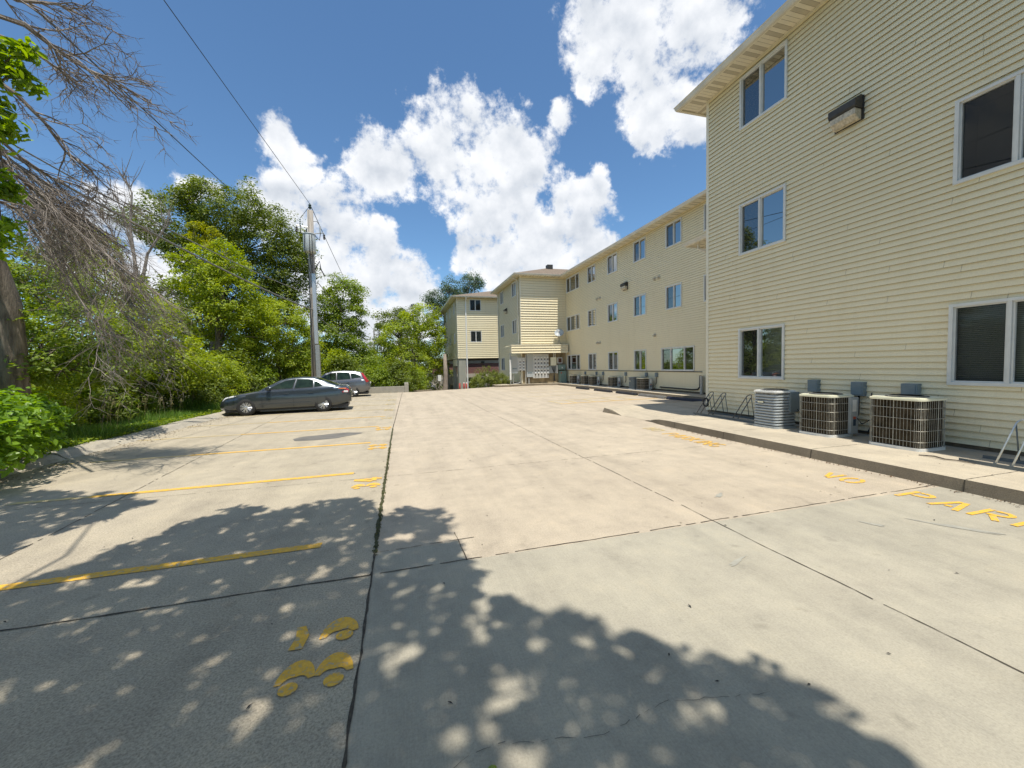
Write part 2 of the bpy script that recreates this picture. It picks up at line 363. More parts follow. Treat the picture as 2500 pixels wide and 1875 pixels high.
lot.poly([(JX, 9.7, 0), (6.75, 9.7, 0), (6.75, 12.2, 0), (13.3, 12.2, 0), (13.3, 31.2, 0), (9.3, 31.2, 0), (1.2, 27.4, 0), (JX, 27.4, 0)], 1)
lotobj = struct(lot.build('parking_lot', [C_left, C_tan, C_grey]))
# lane running down past the far building
dr = MB(); dr.poly([(JX, 27.4, -0.004), (6.9, 27.4, -0.004), (5.4, 34, -0.56), (4.0, 44, -1.41), (4.0, 80, -1.85), (0.6, 80, -1.85), (0.2, 44, -1.41), (0.4, 34, -0.56)])
struct(dr.build('driveway', C_tan))
# joints and cracks: thin dark filled grooves laid on the slabs, with an uneven width
M_joint = mat('joint filler', (0.075, 0.062, 0.045), 0.95, var=0.5, scale=20)
M_hair = mat('hair crack', (0.14, 0.125, 0.10), 0.95)
M_moss = mat('mossy joint', (0.035, 0.04, 0.015), 0.95, col2=(0.09, 0.085, 0.035), scale=30)
def groove(pts, w, jit=0.5, z=0.004, step=0.06, wob=0.004, gap=0.0, seed=1):
    rn = random.Random(seed); mb = MB(); pts = [Vector((p[0], p[1], 0)) for p in pts]; L_ = []; 
    for a, b in zip(pts[:-1], pts[1:]):
        n = max(1, int((b-a).length/step))
        for i in range(n): L_.append(a.lerp(b, i/n))
    L_.append(pts[-1]); prev = None; off = 0
    for i, p in enumerate(L_):
        d = (L_[min(i+1, len(L_)-1)]-L_[max(i-1, 0)]).normalized(); q = Vector((-d.y, d.x, 0)); off = off*0.8+rn.uniform(-wob, wob)
        ww = w*(1+rn.uniform(-jit, jit))/2; c = p+q*off; cur = (c+q*ww, c-q*ww)
        if prev and rn.random() > gap: mb.poly([(prev[1].x, prev[1].y, z), (cur[1].x, cur[1].y, z), (cur[0].x, cur[0].y, z), (prev[0].x, prev[0].y, z)])
        prev = cur
    return mb
def crack(pts, w, name='slab_joint', m=None, **k):
    return groove(pts, w, **k).build(name, m or M_joint, lotobj)
crack([(JX, -7), (JX, JY)], 0.014, seed=1)
crack([(JX, JY), (JX, 3.66)], 0.016, seed=2)
crack([(JX, 3.66), (JX-0.005, 11.2)], 0.036, m=M_moss, jit=0.45, wob=0.004, seed=3, step=0.035, z=0.0045)
crack([(JX, 11.2), (0.0, 27.2)], 0.02, seed=4, wob=0.003)
crack([(-6.9, 5.1), (-3.9, 5.06-0.0), (-0.30, JY)], 0.014, seed=5) if False else crack([(-6.6, 3.33), (JX, JY)], 0.015, seed=5)
crack([(JX, JY), (6.5, 3.33)], 0.010, seed=6, gap=0.12)
crack([(JX, 3.66), (0.62, 3.70)], 0.007, seed=7, gap=0.15)
crack([(0.48, 3.27), (0.45, 3.86)], 0.008, seed=8)
crack([(3.02, -5), (3.05, 3.3), (3.03, 9), (2.95, 14), (3.0, 26)], 0.0075, seed=9, gap=0.05)
crack([(-6.6, 6.32), (JX, 6.22)], 0.006, seed=10, gap=0.2)
crack([(JX, 6.22), (6.4, 6.3)], 0.006, seed=11, gap=0.25)
crack([(-6.5, 9.45), (JX, 9.4)], 0.006, seed=12, gap=0.25)
crack([(JX, 9.6), (6.6, 9.7)], 0.005, seed=13, gap=0.3)
crack([(JX, 15.4), (6, 15.5)], 0.008, seed=14, gap=0.3)
crack([(-6.4, 14.3), (JX, 14.2)], 0.006, seed=15, gap=0.3)
crack([(-3.45, -4), (-3.55, 5), (-4.05, 12), (-4.6, 20)], 0.010, seed=16, gap=0.08)
crack([(0.0, 1.52), (0.35, 1.60), (0.75, 1.52), (1.2, 1.58), (1.7, 1.45)], 0.0022, seed=17, wob=0.011, gap=0.3, step=.03, m=M_hair)
crack([(-0.1, 1.48), (0.2, 1.49)], 0.002, seed=18, wob=0.01, gap=0.3, m=M_hair)
# stains
def blob(cx, cy, rx, ry, name, m, seed, rot=0, z=0.003, irr=0.16, n=48):
    rn = random.Random(seed); ph = [rn.uniform(0, 6.28) for _ in range(5)]; mb = MB(); pts = []
    for i in range(n):
        a = 2*math.pi*i/n; k = 1+irr*(math.sin(2*a+ph[0])*.5+math.sin(3*a+ph[1])*.4+math.sin(5*a+ph[2])*.3+math.sin(9*a+ph[3])*.15)
        x, y = rx*k*math.cos(a), ry*k*math.sin(a); pts.append((cx+x*math.cos(rot)-y*math.sin(rot), cy+x*math.sin(rot)+y*math.cos(rot), z))
    return mb.poly(pts).build(name, m, lotobj)
M_wet = mat('oil stain', (0.13, 0.12, 0.105), 0.7, col2=(0.21, 0.195, 0.165), scale=2.5)
blob(-1.82, 10.5, 0.72, 0.42, 'oil_stain', M_wet, 4, rot=0.3)
M_scuff = mat('scuff', (0.30, 0.285, 0.24), 0.9, col2=(0.40, 0.38, 0.31), scale=9)
def marks(name, m, lst):
    for i, (x, y, rx, ry, ro) in enumerate(lst): blob(x, y, rx, ry, name, m, 20+i, ro, 0.0035+0.0002*i, 0.5)
marks('tyre_scuff', M_scuff, [(5.1, 2.42, .30, .035, -1.0), (4.45, 2.72, .07, .035, -1.1), (2.6, 2.55, .12, .02, .3), (3.7, 3.9, .10, .03, .4)])
# painted markings, all children of the lot
def strip(x0, y0, x1, y1, w=0.1, z=0.005, name='stall_line', m=None, seed=0):
    if abs(y1-y0) < .1 and x0 < -6:
        xm = -4.1; groove([(x0, y0), (xm, (y0+y1)/2)], w*.92, jit=0.08, z=z, step=0.12, wob=0.0012, gap=.04, seed=seed).build(name, M_yelf, lotobj); x0, y0 = xm, (y0+y1)/2
    mb = groove([(x0, y0), (x1, y1)], w, jit=0.05, z=z, step=0.12, wob=0.0012, seed=seed); return mb.build(name, m or M_yel, lotobj)
for i, (y, x1, mm) in enumerate([(3.98, -0.78, M_yel), (6.6, -0.78, M_yel), (9.22, -0.72, M_yel), (11.75, -0.68, M_yel), (14.1, -0.6, M_yel), (16.5, -0.6, M_yelf), (18.6, -0.6, M_yelf), (21.2, -0.5, M_yelf), (23.8, -0.5, M_yelf)]):
    strip(-6.3, y-0.03, x1, y, 0.105 if i < 3 else 0.09, seed=30+i, m=mm)
for i, y in enumerate([19.4, 22.1, 24.6, 27.1]): strip(6.2, y, 11.0, y+0.25, 0.09, m=M_yelf, seed=50+i)
strip(6.28, 16.56, 11.3, 17.25, 0.10, m=M_yelf, seed=60); strip(6.36, 15.2, 11.25, 15.55, 0.10, m=M_yel, seed=61)
for i, (a, b, c, d) in enumerate([(6.36, 16.5, 6.42, 15.25), (7.15, 16.6, 7.13, 15.3), (8.1, 16.72, 8.02, 15.36), (9.1, 16.86, 9.04, 15.42), (10.05, 17.0, 9.95, 15.5)]): strip(a, b, c, d, 0.09, z=0.0062, m=M_yelf, seed=62+i)
# stencilled characters: thick broken strokes in a 1 x 1 cell
def arc(cx, cy, rx, ry, a0, a1, n=10): return [(cx+rx*math.cos(R(a0+(a1-a0)*i/n)), cy+ry*math.sin(R(a0+(a1-a0)*i/n))) for i in range(n+1)]
GLY = {
 'N': [[(0.08, 0), (0.08, 1)], [(0.26, 0.86), (0.74, 0.14)], [(0.92, 0), (0.92, 1)]],
 'O': [arc(.5, .5, .40, .42, 100, 260), arc(.5, .5, .40, .42, 80, -80)],
 'P': [[(0.1, 0), (0.1, 1)], [(0.27, .92)]+arc(.5, .72, .36, .21, 90, -90)+[(0.27, .51)]],
 'A': [[(0.05, 0), (0.42, .98)], [(0.95, 0), (0.58, .98)], [(0.38, .3), (0.62, .3)]],
 'R': [[(0.1, 0), (0.1, 1)], [(0.27, .92)]+arc(.5, .72, .36, .21, 90, -90)+[(0.27, .51)], [(.5, .42), (.9, 0)]],
 'K': [[(0.1, 0), (0.1, 1)], [(.28, .55), (.88, 1)], [(.35, .42), (.9, 0)]],
 'I': [[(0.5, 0), (0.5, 1)]],
 'G': [arc(.5, .5, .42, .42, 60, 180), arc(.5, .5, .42, .42, 192, 320)+[(.86, .42)], [(.6, .42), (.84, .42)]],
 '1': [[(0.3, .82), (0.52, .98), (0.52, 0)]],
 '2': [arc(.5, .68, .36, .27, 170, 0, 8), [(.84, .58), (.14, .06)], [(.3, .05), (.9, .05)]],
 '3': [('C', .26, .75, .66, .25, 88, -82), ('C', .26, .26, .68, .26, 82, -84), ('B', .13, .80, .17, .12), ('B', .13, .24, .18, .13)],
 '4': [[(.62, 0), (.62, 1)], [(.56, .96), (.08, .34)], [(.16, .27), (.95, .27)]],
 '5': [('Q', [(-.02, .80), (.0, 1.0), (.40, .95), (.82, .99), (.84, .86), (.45, .76)]), ('C', .22, .30, .70, .29, 92, -80), ('B', .20, .22, .18, .13)],
 '0': [arc(.5, .5, .36, .44, 100, 260), arc(.5, .5, .36, .44, 80, -80)],
 '9': [arc(.5, .70, .34, .24, 0, 340, 12), [(.86, .62), (.7, .05), (.35, .03)]],
 '8': [arc(.5, .75, .3, .2, 0, 340, 12), arc(.5, .27, .38, .23, 0, 340, 12)]}
def stencil(text, ox, oy, rd, up, cw, ch, sw, name, m, gapw=0.3, z=0.0055, drop=()):
    mb = MB(); cx = 0; rd, up = Vector((*rd, 0)), Vector((*up, 0)); k = 0
    for t in text:
        if t == ' ': cx += cw*0.8; continue
        wd = cw*(0.45 if t == 'I' else 1)
        for si, st in enumerate(GLY[t]):
            k += 1
            if k in drop: continue
            if st[0] in ('C', 'B', 'Q'):
                if st[0] == 'B': U = arc(*st[1:], 0, 345, 18)
                elif st[0] == 'Q': U = st[1]
                else:
                    _, gx, gy, ra, rb, a0, a1 = st; n_ = 12; oc = arc(gx, gy, ra, rb, a0, a1, n_); U = oc+[(gx+(p[0]-gx)*(1-.74*math.sin(math.pi*(.14+.72*(n_-i)/n_))), gy+(p[1]-gy)*(1-.74*math.sin(math.pi*(.14+.72*(n_-i)/n_)))) for i, p in enumerate(oc[::-1])]
                Q = [Vector((ox, oy, z+k*.0001))+rd*(cx+p[0]*cw)+up*(p[1]*ch) for p in U]; h_ = len(Q)//2
                if st[0] != 'C': mb.poly([tuple(q) for q in Q])
                else:
                    for i in range(h_-1): mb.poly([tuple(Q[i]), tuple(Q[i+1]), tuple(Q[len(Q)-2-i]), tuple(Q[len(Q)-1-i])])
                continue
            P = [Vector((ox, oy, 0))+rd*(cx+(p[0]*cw if t != 'I' else wd/2))+up*(p[1]*ch) for p in st]
            for i in range(len(P)-1):
                d = (P[i+1]-P[i]).normalized(); q = Vector((-d.y, d.x, 0))*sw/2
                if i == 0: n0 = q
                else: d0 = (P[i]-P[i-1]).normalized(); n0 = Vector((-d0.y, d0.x, 0))*sw/2; n0 = ((n0+q)/2)
                if i == len(P)-2: n1 = q
                else: d1 = (P[i+2]-P[i+1]).normalized(); n1 = (Vector((-d1.y, d1.x, 0))*sw/2+q)/2
                a, b = P[i], P[i+1]
                mb.poly([tuple(v+Vector((0, 0, z+k*.0001))) for v in (a-n0, b-n1, b+n1, a+n0)])
        cx += wd*(1+gapw)
    return mb.build(name, m, lotobj)
for i, (num, y) in enumerate([('35', 2.17), ('34', 5.72), ('33', 8.42), ('32', 11.0), ('31', 13.4), ('30', 15.9), ('29', 18.4), ('28', 20.9)]):
    stencil(num, -0.31 if i == 0 else -0.34, y, (0, 1), (-1, 0), 0.26 if i == 0 else 0.23, 0.39, 0.082 if i == 0 else 0.07, 'stall_number', M_yel if i < 4 else M_yelf, 0.32)
stencil('NO', 5.62, 4.22, (0, -1), (1, 0), 0.23, 0.35, 0.05, 'painted_word', M_yel, drop=(1,))
stencil('PARKING', 5.62, 3.24, (0, -1), (1, 0), 0.24, 0.40, 0.052, 'painted_word', M_yel)
stencil('NO', 5.75, 8.55, (0, -1), (1, 0), 0.21, 0.38, 0.05, 'painted_word', M_yelf)
stencil('PARKING', 5.70, 7.72, (0, -1), (1, 0), 0.205, 0.38, 0.045, 'painted_word', M_yel, 0.22)
# ---- raised walks and kerbs
KX, KH = 6.50, 0.15
def walks():
    # near walk: flat from the south to a ramped opening, up again past it
    mb = MB(); XW = 8.76
    ys = [-7, 0, 8.6, 8.95, 9.25, 9.5, 9.72]
    hz = [KH, KH, KH, .13, .085, .03, 0.004]
    xk = [KX, KX, KX, 6.53, 6.58, 6.64, 6.70]
    for i in range(len(ys)-1):
        y0, y1 = ys[i], ys[i+1]
        mb.poly([(xk[i]+.03, y0, hz[i]), (7.6, y0, KH if i < 3 else hz[i]*.6+KH*.4-.0), (7.6, y1, KH if i < 2 else hz[i+1]*.6+KH*.4), (xk[i+1]+.03, y1, hz[i+1])]) if False else None
        mb.poly([(xk[i]+.02, y0, hz[i]), (9.0, y0, KH), (9.0, y1, KH), (xk[i+1]+.02, y1, hz[i+1])], 0)
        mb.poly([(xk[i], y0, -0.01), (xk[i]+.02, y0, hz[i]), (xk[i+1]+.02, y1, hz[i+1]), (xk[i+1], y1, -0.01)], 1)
    # ramp floor and far island
    mb.poly([(6.70, 9.72, .004), (9.0, 9.72, KH), (9.0, 10.9, KH), (6.6, 10.9, .004)], 0)
    mb.poly([(9.0, -7, KH), (9.3, -7, KH), (9.3, 9.72, KH), (9.0, 9.72, KH)], 0)
    mb.poly([(9.0, 9.72, KH), (13.3, 9.72, KH), (13.3, 12.3, KH), (9.0, 12.3, KH), (9.0, 10.9, KH)], 0)
    mb.poly([(6.6, 10.9, .004), (9.0, 10.9, KH), (9.0, 12.1, KH), (6.62, 11.5, .12)], 0)
    mb.poly([(6.62, 11.5, .12), (9.0, 12.1, KH), (9.0, 12.3, KH), (7.6, 12.35, KH), (6.95, 12.2, KH), (6.58, 11.95, KH)], 0)
    mb.poly([(6.56, 10.9, -.01), (6.6, 10.9, .004), (6.62, 11.5, .12), (6.58, 11.95, KH), (6.52, 11.98, -.01), (6.56, 11.5, -.01)], 1)
    mb.poly([(6.52, 11.98, -.01), (6.58, 11.95, KH), (6.95, 12.2, KH), (6.95, 12.25, -.01)], 1)
    mb.poly([(6.95, 12.25, -.01), (6.95, 12.2, KH), (7.6, 12.35, KH), (7.6, 12.4, -.01)], 1)
    mb.poly([(7.6, 12.4, -.01), (7.6, 12.35, KH), (13.3, 12.3, KH), (13.3, 12.35, -.01)], 1)
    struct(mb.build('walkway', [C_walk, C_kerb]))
    for y in (1.0, 3.05, 4.9, 6.75, 8.3):
        groove([(KX+.03, y), (8.7, y)], 0.008, z=KH+.003, seed=int(y*7)).build('walk_joint', M_joint, bpy.data.objects['walkway'])
        gm = MB(); gm.poly([(KX-.003, y-.006, 0), (KX-.003, y+.006, 0), (KX+.017, y+.006, KH), (KX+.017, y-.006, KH)]); gm.build('kerb_joint', M_joint, bpy.data.objects['walkway'])
    mb = MB(); prof = [(12.0, 12.35), (12.0, 29.3), (11.2, 29.75), (9.2, 29.7), (7.9, 29.3), (7.25, 29.25), (6.95, 29.7), (6.9, 30.6)]
    back = [(13.3, 12.35), (13.3, 30.5), (12.5, 30.5), (9.9, 30.5), (8.6, 30.8), (8.1, 31.2), (7.6, 31.4), (7.4, 31.6)]
    for i in range(len(prof)-1):
        a, b, c, d = prof[i], prof[i+1], back[i+1], back[i]
        mb.poly([(a[0]+.02, a[1], KH), (d[0], d[1], KH), (c[0], c[1], KH), (b[0]+.02, b[1], KH)], 0)
        mb.poly([(a[0], a[1], -.01), (a[0]+.02, a[1], KH), (b[0]+.02, b[1], KH), (b[0], b[1], -.01)], 1)
    o = struct(mb.build('walkway', [C_walk, C_kerb]))
    # rolled kerb on the left side of the lot, lengths of uneven height
    mb = MB(); rn = random.Random(5); y = 4.0
    while y < 27.2:
        l = rn.uniform(1.2, 2.4); y1 = min(y+l-.015, 27.3); dx = rn.uniform(-.025, .025); h = rn.uniform(.10, .135); n = 6
        pts = [(-6.36+dx, 0.0), (-6.42+dx, .035), (-6.50+dx, h*.8), (-6.56+dx, h), (-6.78+dx, h+.01), (-6.86+dx, h-.02), (-6.86+dx, -.05)]
        vs = []; fs = []; m_ = len(pts)
        for j in range(n+1):
            yy = y+(y1-y)*j/n
            for p in pts: vs.append((p[0]+rn.uniform(-.008, .008), yy, p[1]+rn.uniform(-.006, .006)*(p[1] > 0.02)))
        for j in range(n):
            for i in range(m_-1): fs.append((j*m_+i, (j+1)*m_+i, (j+1)*m_+i+1, j*m_+i+1))
        fs += [tuple(range(m_)), tuple(n*m_+i for i in range(m_-1, -1, -1))]
        mb.add(vs, fs); y = y1+.015
    struct(mb.build('kerb', [concrete('kerb stone', (0.40, 0.36, 0.29), (0.52, 0.47, 0.37), 0, 0.6)], fix=True))
walks()
# low concrete retaining wall closing the far end of the left stalls
def low_wall():
    t = thing('retaining_wall', 'low grey concrete wall with a stepped end behind the parked cars', 'wall', (-3.2, 27.4, 0))
    C_wall = concrete('concrete wall', (0.34, 0.32, 0.27), (0.42, 0.39, 0.32), 0, 0.6)
    MB().box((-3.6, 0, -.4), (3.35, .22, .42)).build('wall', C_wall, t, bevel=.015)
    MB().box((3.353, -.03, -.4), (3.62, 1.5, .62)).build('end_post', C_wall, t, bevel=.015)
low_wall()
def kerb_block(x0, x1, y, z, label):
    t = MB().box((-(x1-x0)/2, -.15, -.3), ((x1-x0)/2, .15, .14)).build('kerb_block', C_kerb, bevel=.02); t.location = ((x0+x1)/2, y, z); return tag(t, label, 'kerb block')
kerb_block(0.8, 2.1, 29.6, -0.15, 'dark concrete block beside the end of the low concrete wall')
kerb_block(2.3, 4.3, 31.0, -0.28, 'long pale concrete block on the lane before the raised far building')
# ------------------------------------------------------------ buildings
class Bld:
    def __init__(s, name, label, loc, group=None):
        s.loc = Vector(loc); s.root = thing(name, label, 'building', loc, 0, group); s.xf = Matrix.Translation(-s.loc)
    def b(s, mb, name, m, parent=None, **k): return mb.build(name, m, parent or s.root, xf=s.xf, **k)
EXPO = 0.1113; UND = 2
def siding(mb, o, u, nrm, L_, z0, z1, holes=(), expo=EXPO, seed=0, lip=0.023):
    """lapped boards on a wall that starts at o and runs along u; each board leans out at its foot"""
    o, u, n = Vector(o), Vector(u), Vector(nrm); rn = random.Random(seed)
    def P(t, d, z): return tuple(Vector((o.x, o.y, 0))+u*t+n*d+Vector((0, 0, z)))
    z = z0; k = 0
    flip = u.cross(Vector((0, 0, 1))).dot(n) < 0
    while z < z1-1e-4:
        zt = min(z+expo, z1); cuts = sorted({z, zt, *[h for ho in holes for h in (ho[2], ho[3]) if z < h < zt]})
        for a, b in zip(cuts[:-1], cuts[1:]):
            mid = (a+b)/2; iv = [(0, L_)]
            for h in holes:
                if h[2] < mid < h[3]:
                    nv = []
                    for s_, e_ in iv:
                        if h[1] <= s_ or h[0] >= e_: nv.append((s_, e_)); continue
                        if h[0] > s_: nv.append((s_, h[0]))
                        if h[1] < e_: nv.append((h[1], e_))
                    iv = nv
            da, db = lip-(lip+.006)*(a-z)/expo, lip-(lip+.006)*(b-z)/expo
            for s_, e_ in iv:
                # split long runs into panels with slightly different seating
                q = [s_]; j = s_+rn.uniform(.3, 3.6)
                while j < e_-0.4: q.append(j); j += rn.uniform(2.8, 3.7)
                q.append(e_)
                for a0, a1 in zip(q[:-1], q[1:]):
                    w = rn.uniform(-.0012, .0012)
                    f = [P(a0, da+w, a), P(a1, da+w, a), P(a1, db+w, b), P(a0, db+w, b)]
                    mb.poly(f if not flip else f[::-1], 0)
                    if a1 < e_ and lip < .03 and rn.random() < .55:
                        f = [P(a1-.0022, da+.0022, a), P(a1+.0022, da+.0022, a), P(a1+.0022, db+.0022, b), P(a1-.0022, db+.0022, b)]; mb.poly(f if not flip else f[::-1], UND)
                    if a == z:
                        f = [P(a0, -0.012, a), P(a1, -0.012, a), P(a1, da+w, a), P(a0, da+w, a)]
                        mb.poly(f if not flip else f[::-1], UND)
        z = zt; k += 1
FWD = .032
def window(B, o, u, nrm, s0, s1, z0, z1, split=(0.5,), screens=(0,), blind=None, backs=None, slats=False):
    """sliding window: proud outer casing, sash, panes set back, a blind or curtain behind the glass"""
    o, u, n = Vector(o), Vector(u), Vector(nrm)
    def bx(mb, a, b, da, db, za, zb):
        c = [Vector((o.x, o.y, 0))+u*t+n*d+Vector((0, 0, z)) for t in (a, b) for d in (da, db) for z in (za, zb)]
        idx = [(0,1,3,2),(4,6,7,5),(0,4,5,1),(2,3,7,6),(0,2,6,4),(1,5,7,3)]; mb.add([tuple(p) for p in c], idx)
    fw = FWD; mb = MB()
    bx(mb, s0-.02, s0+fw, -.06, .045, z0-.02, z1+.02); bx(mb, s1-fw, s1+.02, -.06, .045, z0-.02, z1+.02)
    bx(mb, s0+fw, s1-fw, -.06, .043, z0-.02, z0+fw); bx(mb, s0+fw, s1-fw, -.06, .043, z1-fw*.8, z1+.02)
    cuts = [s0+(s1-s0)*k for k in split]
    for c in cuts: bx(mb, c-.022, c+.022, -.05, .036, z0+fw, z1-fw*.8)
    fr = B.b(mb, 'window', M_frame, fix=True)
    es = [s0+fw]+[c for c in cuts]+[s1-fw]
    for i, (a, b) in enumerate(zip(es[:-1], es[1:])):
        a += .024 if i else 0; b -= .024 if i < len(es)-2 else 0
        sh = MB(); t = .022
        bx(sh, a, a+t, -.045, .012, z0+fw, z1-fw*.8); bx(sh, b-t, b, -.045, .012, z0+fw, z1-fw*.8)
        bx(sh, a+t, b-t, -.045, .012, z0+fw, z0+fw+t); bx(sh, a+t, b-t, -.045, .012, z1-fw*.8-t, z1-fw*.8)
        B.b(sh, 'sash', M_frame, fr, fix=True)
        g = MB(); g.poly([tuple(Vector((o.x, o.y, 0))+u*p+n*(-.025)+Vector((0, 0, z))) for p, z in ((a+t, z0+fw+t), (b-t, z0+fw+t), (b-t, z1-fw*.8-t), (a+t, z1-fw*.8-t))])
        B.b(g, 'pane', M_glass, fr)
        if i in screens:
            g = MB(); g.poly([tuple(Vector((o.x, o.y, 0))+u*p+n*(.004)+Vector((0, 0, z))) for p, z in ((a+t, z0+fw+t), (b-t, z0+fw+t), (b-t, z1-fw*.8-t), (a+t, z1-fw*.8-t))])
            B.b(g, 'insect_screen', M_screen, fr)
        bk = (backs or {}).get(i)
        if bk:
            mm, zb, zt = bk; g = MB(); za, zz = z0+(z1-z0)*zb, z0+(z1-z0)*zt
            if mm is M_blind:
                nsl = int((zz-za)/.03)
                for q in range(nsl):
                    zq = za+q*.03; P = lambda p, d, z: tuple(Vector((o.x, o.y, 0))+u*p+n*d+Vector((0, 0, z)))
                    g.poly([P(a, -.115, zq), P(b, -.115, zq), P(b, -.10, zq+.024), P(a, -.10, zq+.024)])
            else:
                nn = 16
                for q in range(nn):
                    p0, p1 = a+(b-a)*q/nn, a+(b-a)*(q+1)/nn; d0 = -.11+(.012 if q % 2 else -.012); d1 = -.11+(-.012 if q % 2 else .012)
                    P = lambda p, d, z: tuple(Vector((o.x, o.y, 0))+u*p+n*d+Vector((0, 0, z)))
                    if mm is M_curt: g.poly([P(p0, d0, za), P(p1, d1, za), P(p1, d1, zz), P(p0, d0, zz)])
                    else: g.poly([P(p0, -.11, za), P(p1, -.11, za), P(p1, -.11, zz), P(p0, -.11, zz)])
            B.b(g, 'blind' if mm is not M_curt else 'curtain', mm, fr)
    rm = MB(); bx(rm, s0-.02, s1+.02, -.55, -.545, z0-.1, z1+.1); bx(rm, s0-.03, s0-.02, -.545, -.06, z0-.1, z1+.1); bx(rm, s1+.02, s1+.03, -.545, -.06, z0-.1, z1+.1)
    bx(rm, s0-.02, s1+.02, -.545, -.06, z0-.1, z0-.03); bx(rm, s0-.02, s1+.02, -.545, -.06, z1+.03, z1+.1)
    B.b(rm, 'reveal', M_room, fr)
def eave(B, pts, out, z, name_hint='', closed=False, width=0.52, mats=None):
    """soffit boards, fascia and gutter along a polyline of wall corners (pts) pushed outwards by `out` normals"""
    pass
def soffit_run(mb, o, u, nrm, L_, z, w, s0=-0.0, s1=None, step=0.1016):
    o, u, n = Vector(o), Vector(u), Vector(nrm); s1 = L_ if s1 is None else s1; s = s0; k = 0
    while s < s1:
        e = min(s+step, s1); vent = (k % 6) in (1, 3)
        c = [Vector((o.x, o.y, 0))+u*t+n*d for t, d in ((s+.003, 0), (e-.003, 0), (e-.003, w), (s+.003, w))]
        mb.poly([(p.x, p.y, z) for p in c], 1 if vent else 0)
        c = [Vector((o.x, o.y, 0))+u*t+n*d for t, d in ((s-.004, 0), (s+.004, 0), (s+.004, w), (s-.004, w))]
        mb.poly([(p.x, p.y, z+.008) for p in c], 1); s = e; k += 1
def gutter(mb, pts, z):
    """K-profile gutter following the outer edge pts (list of (x, y, outx, outy))"""
    prof = [(-.02, -.02), (0.0, -.02), (.065, -.02), (.095, .03), (.10, .075), (.12, .095), (.12, .11), (.105, .11), (-.02, .105)]
    m_ = len(prof); o = len(mb.v)
    for x, y, ox, oy in pts:
        for d, h in prof: mb.v.append((x+ox*d, y+oy*d, z+h))
    for i in range(len(pts)-1):
        for j in range(m_): mb.f.append((o+i*m_+j, o+(i+1)*m_+j, o+(i+1)*m_+(j+1) % m_, o+i*m_+(j+1) % m_)); mb.mi.append(0)
    mb.f.append(tuple(o+j for j in range(m_))); mb.mi.append(0)
    mb.f.append(tuple(o+(len(pts)-1)*m_+j for j in range(m_-1, -1, -1))); mb.mi.append(0)
def hip(mb, x0, y0, x1, y1, z, h, rise):
    """hip roof over a rectangle"""
    run = min(x1-x0, y1-y0)/2; rz = z+run*rise
    if (x1-x0) < (y1-y0): a, b = ((x0+x1)/2, y0+run, rz), ((x0+x1)/2, y1-run, rz); F = [(0, 1, 4), (1, 2, 5, 4), (2, 3, 5), (3, 0, 4, 5)]
    else: a, b = (x0+run, (y0+y1)/2, rz), (x1-run, (y0+y1)/2, rz); F = [(0, 1, 5, 4), (1, 2, 5), (2, 3, 4, 5), (3, 0, 4)]
    mb.add([(x0, y0, z), (x1, y0, z), (x1, y1, z), (x0, y1, z), a, b], F)
def downspout(B, x, y, z0, z1, nx, ny, name='downspout', w=.075, m=None, kick=True):
    mb = MB(); q = Vector((nx, ny, 0))
    tube = [(x+nx*.50, y+ny*.50, z1+.02), (x+nx*.48, y+ny*.48, z1-.07), (x+nx*.10, y+ny*.10, z1-.26), (x+nx*.055, y+ny*.055, z1-.36), (x+nx*.055, y+ny*.055, z0+.12)]
    if kick: tube += [(x+nx*.10, y+ny*.10, z0+.05), (x+nx*.32, y+ny*.32, z0+.01)]
    mb.tube(tube, w/2*1.2, 4); return B.b(mb, name, m or M_gut)
def wallpack(B, o, u, nrm, s, z, w=.50, h=.46, hd=.24):
    o, u, n = Vector(o), Vector(u), Vector(nrm)
    P = lambda t, d, zz: tuple(Vector((o.x, o.y, 0))+u*t+n*d+Vector((0, 0, zz)))
    prof = [(0, z+h*.5), (.08, z+h*.52), (hd, z+h*.32), (hd, z+.03), (hd*.93, z-.01), (0, z-.02)]
    mb = MB(); k = len(prof)
    mb.add([P(s-w/2, d, zz) for d, zz in prof]+[P(s+w/2, d, zz) for d, zz in prof], [tuple(range(k)), tuple(range(2*k-1, k-1, -1))]+[(i, k+i, k+(i+1) % k, (i+1) % k) for i in range(k)])
    mb.add([P(s-w/2-.015, 0, z+h*.5), P(s-w/2-.015, 0, z-h*.5), P(s-w/2-.015, .035, z-h*.5), P(s-w/2-.015, .035, z+h*.5), P(s+w/2+.015, 0, z+h*.5), P(s+w/2+.015, 0, z-h*.5), P(s+w/2+.015, .035, z-h*.5), P(s+w/2+.015, .035, z+h*.5)],
       [(0,1,2,3),(7,6,5,4),(0,4,5,1),(1,5,6,2),(2,6,7,3),(3,7,4,0)])
    bd = B.b(mb, 'wall_lamp', M_brz, fix=True, bevel=.006)
    prof = [(.036, z-.022), (hd*.90, z-.012), (hd*.86, z-h*.26), (hd*.55, z-h*.46), (.036, z-h*.47)]; k = len(prof); mb = MB()
    mb.add([P(s-w/2+.02, d, zz) for d, zz in prof]+[P(s+w/2-.02, d, zz) for d, zz in prof], [tuple(range(k)), tuple(range(2*k-1, k-1, -1))]+[(i, k+i, k+(i+1) % k, (i+1) % k) for i in range(k)])
    B.b(mb, 'lens', M_lens, bd, fix=True, bevel=.012)
W = (-1, 0, 0); S_ = (0, -1, 0)
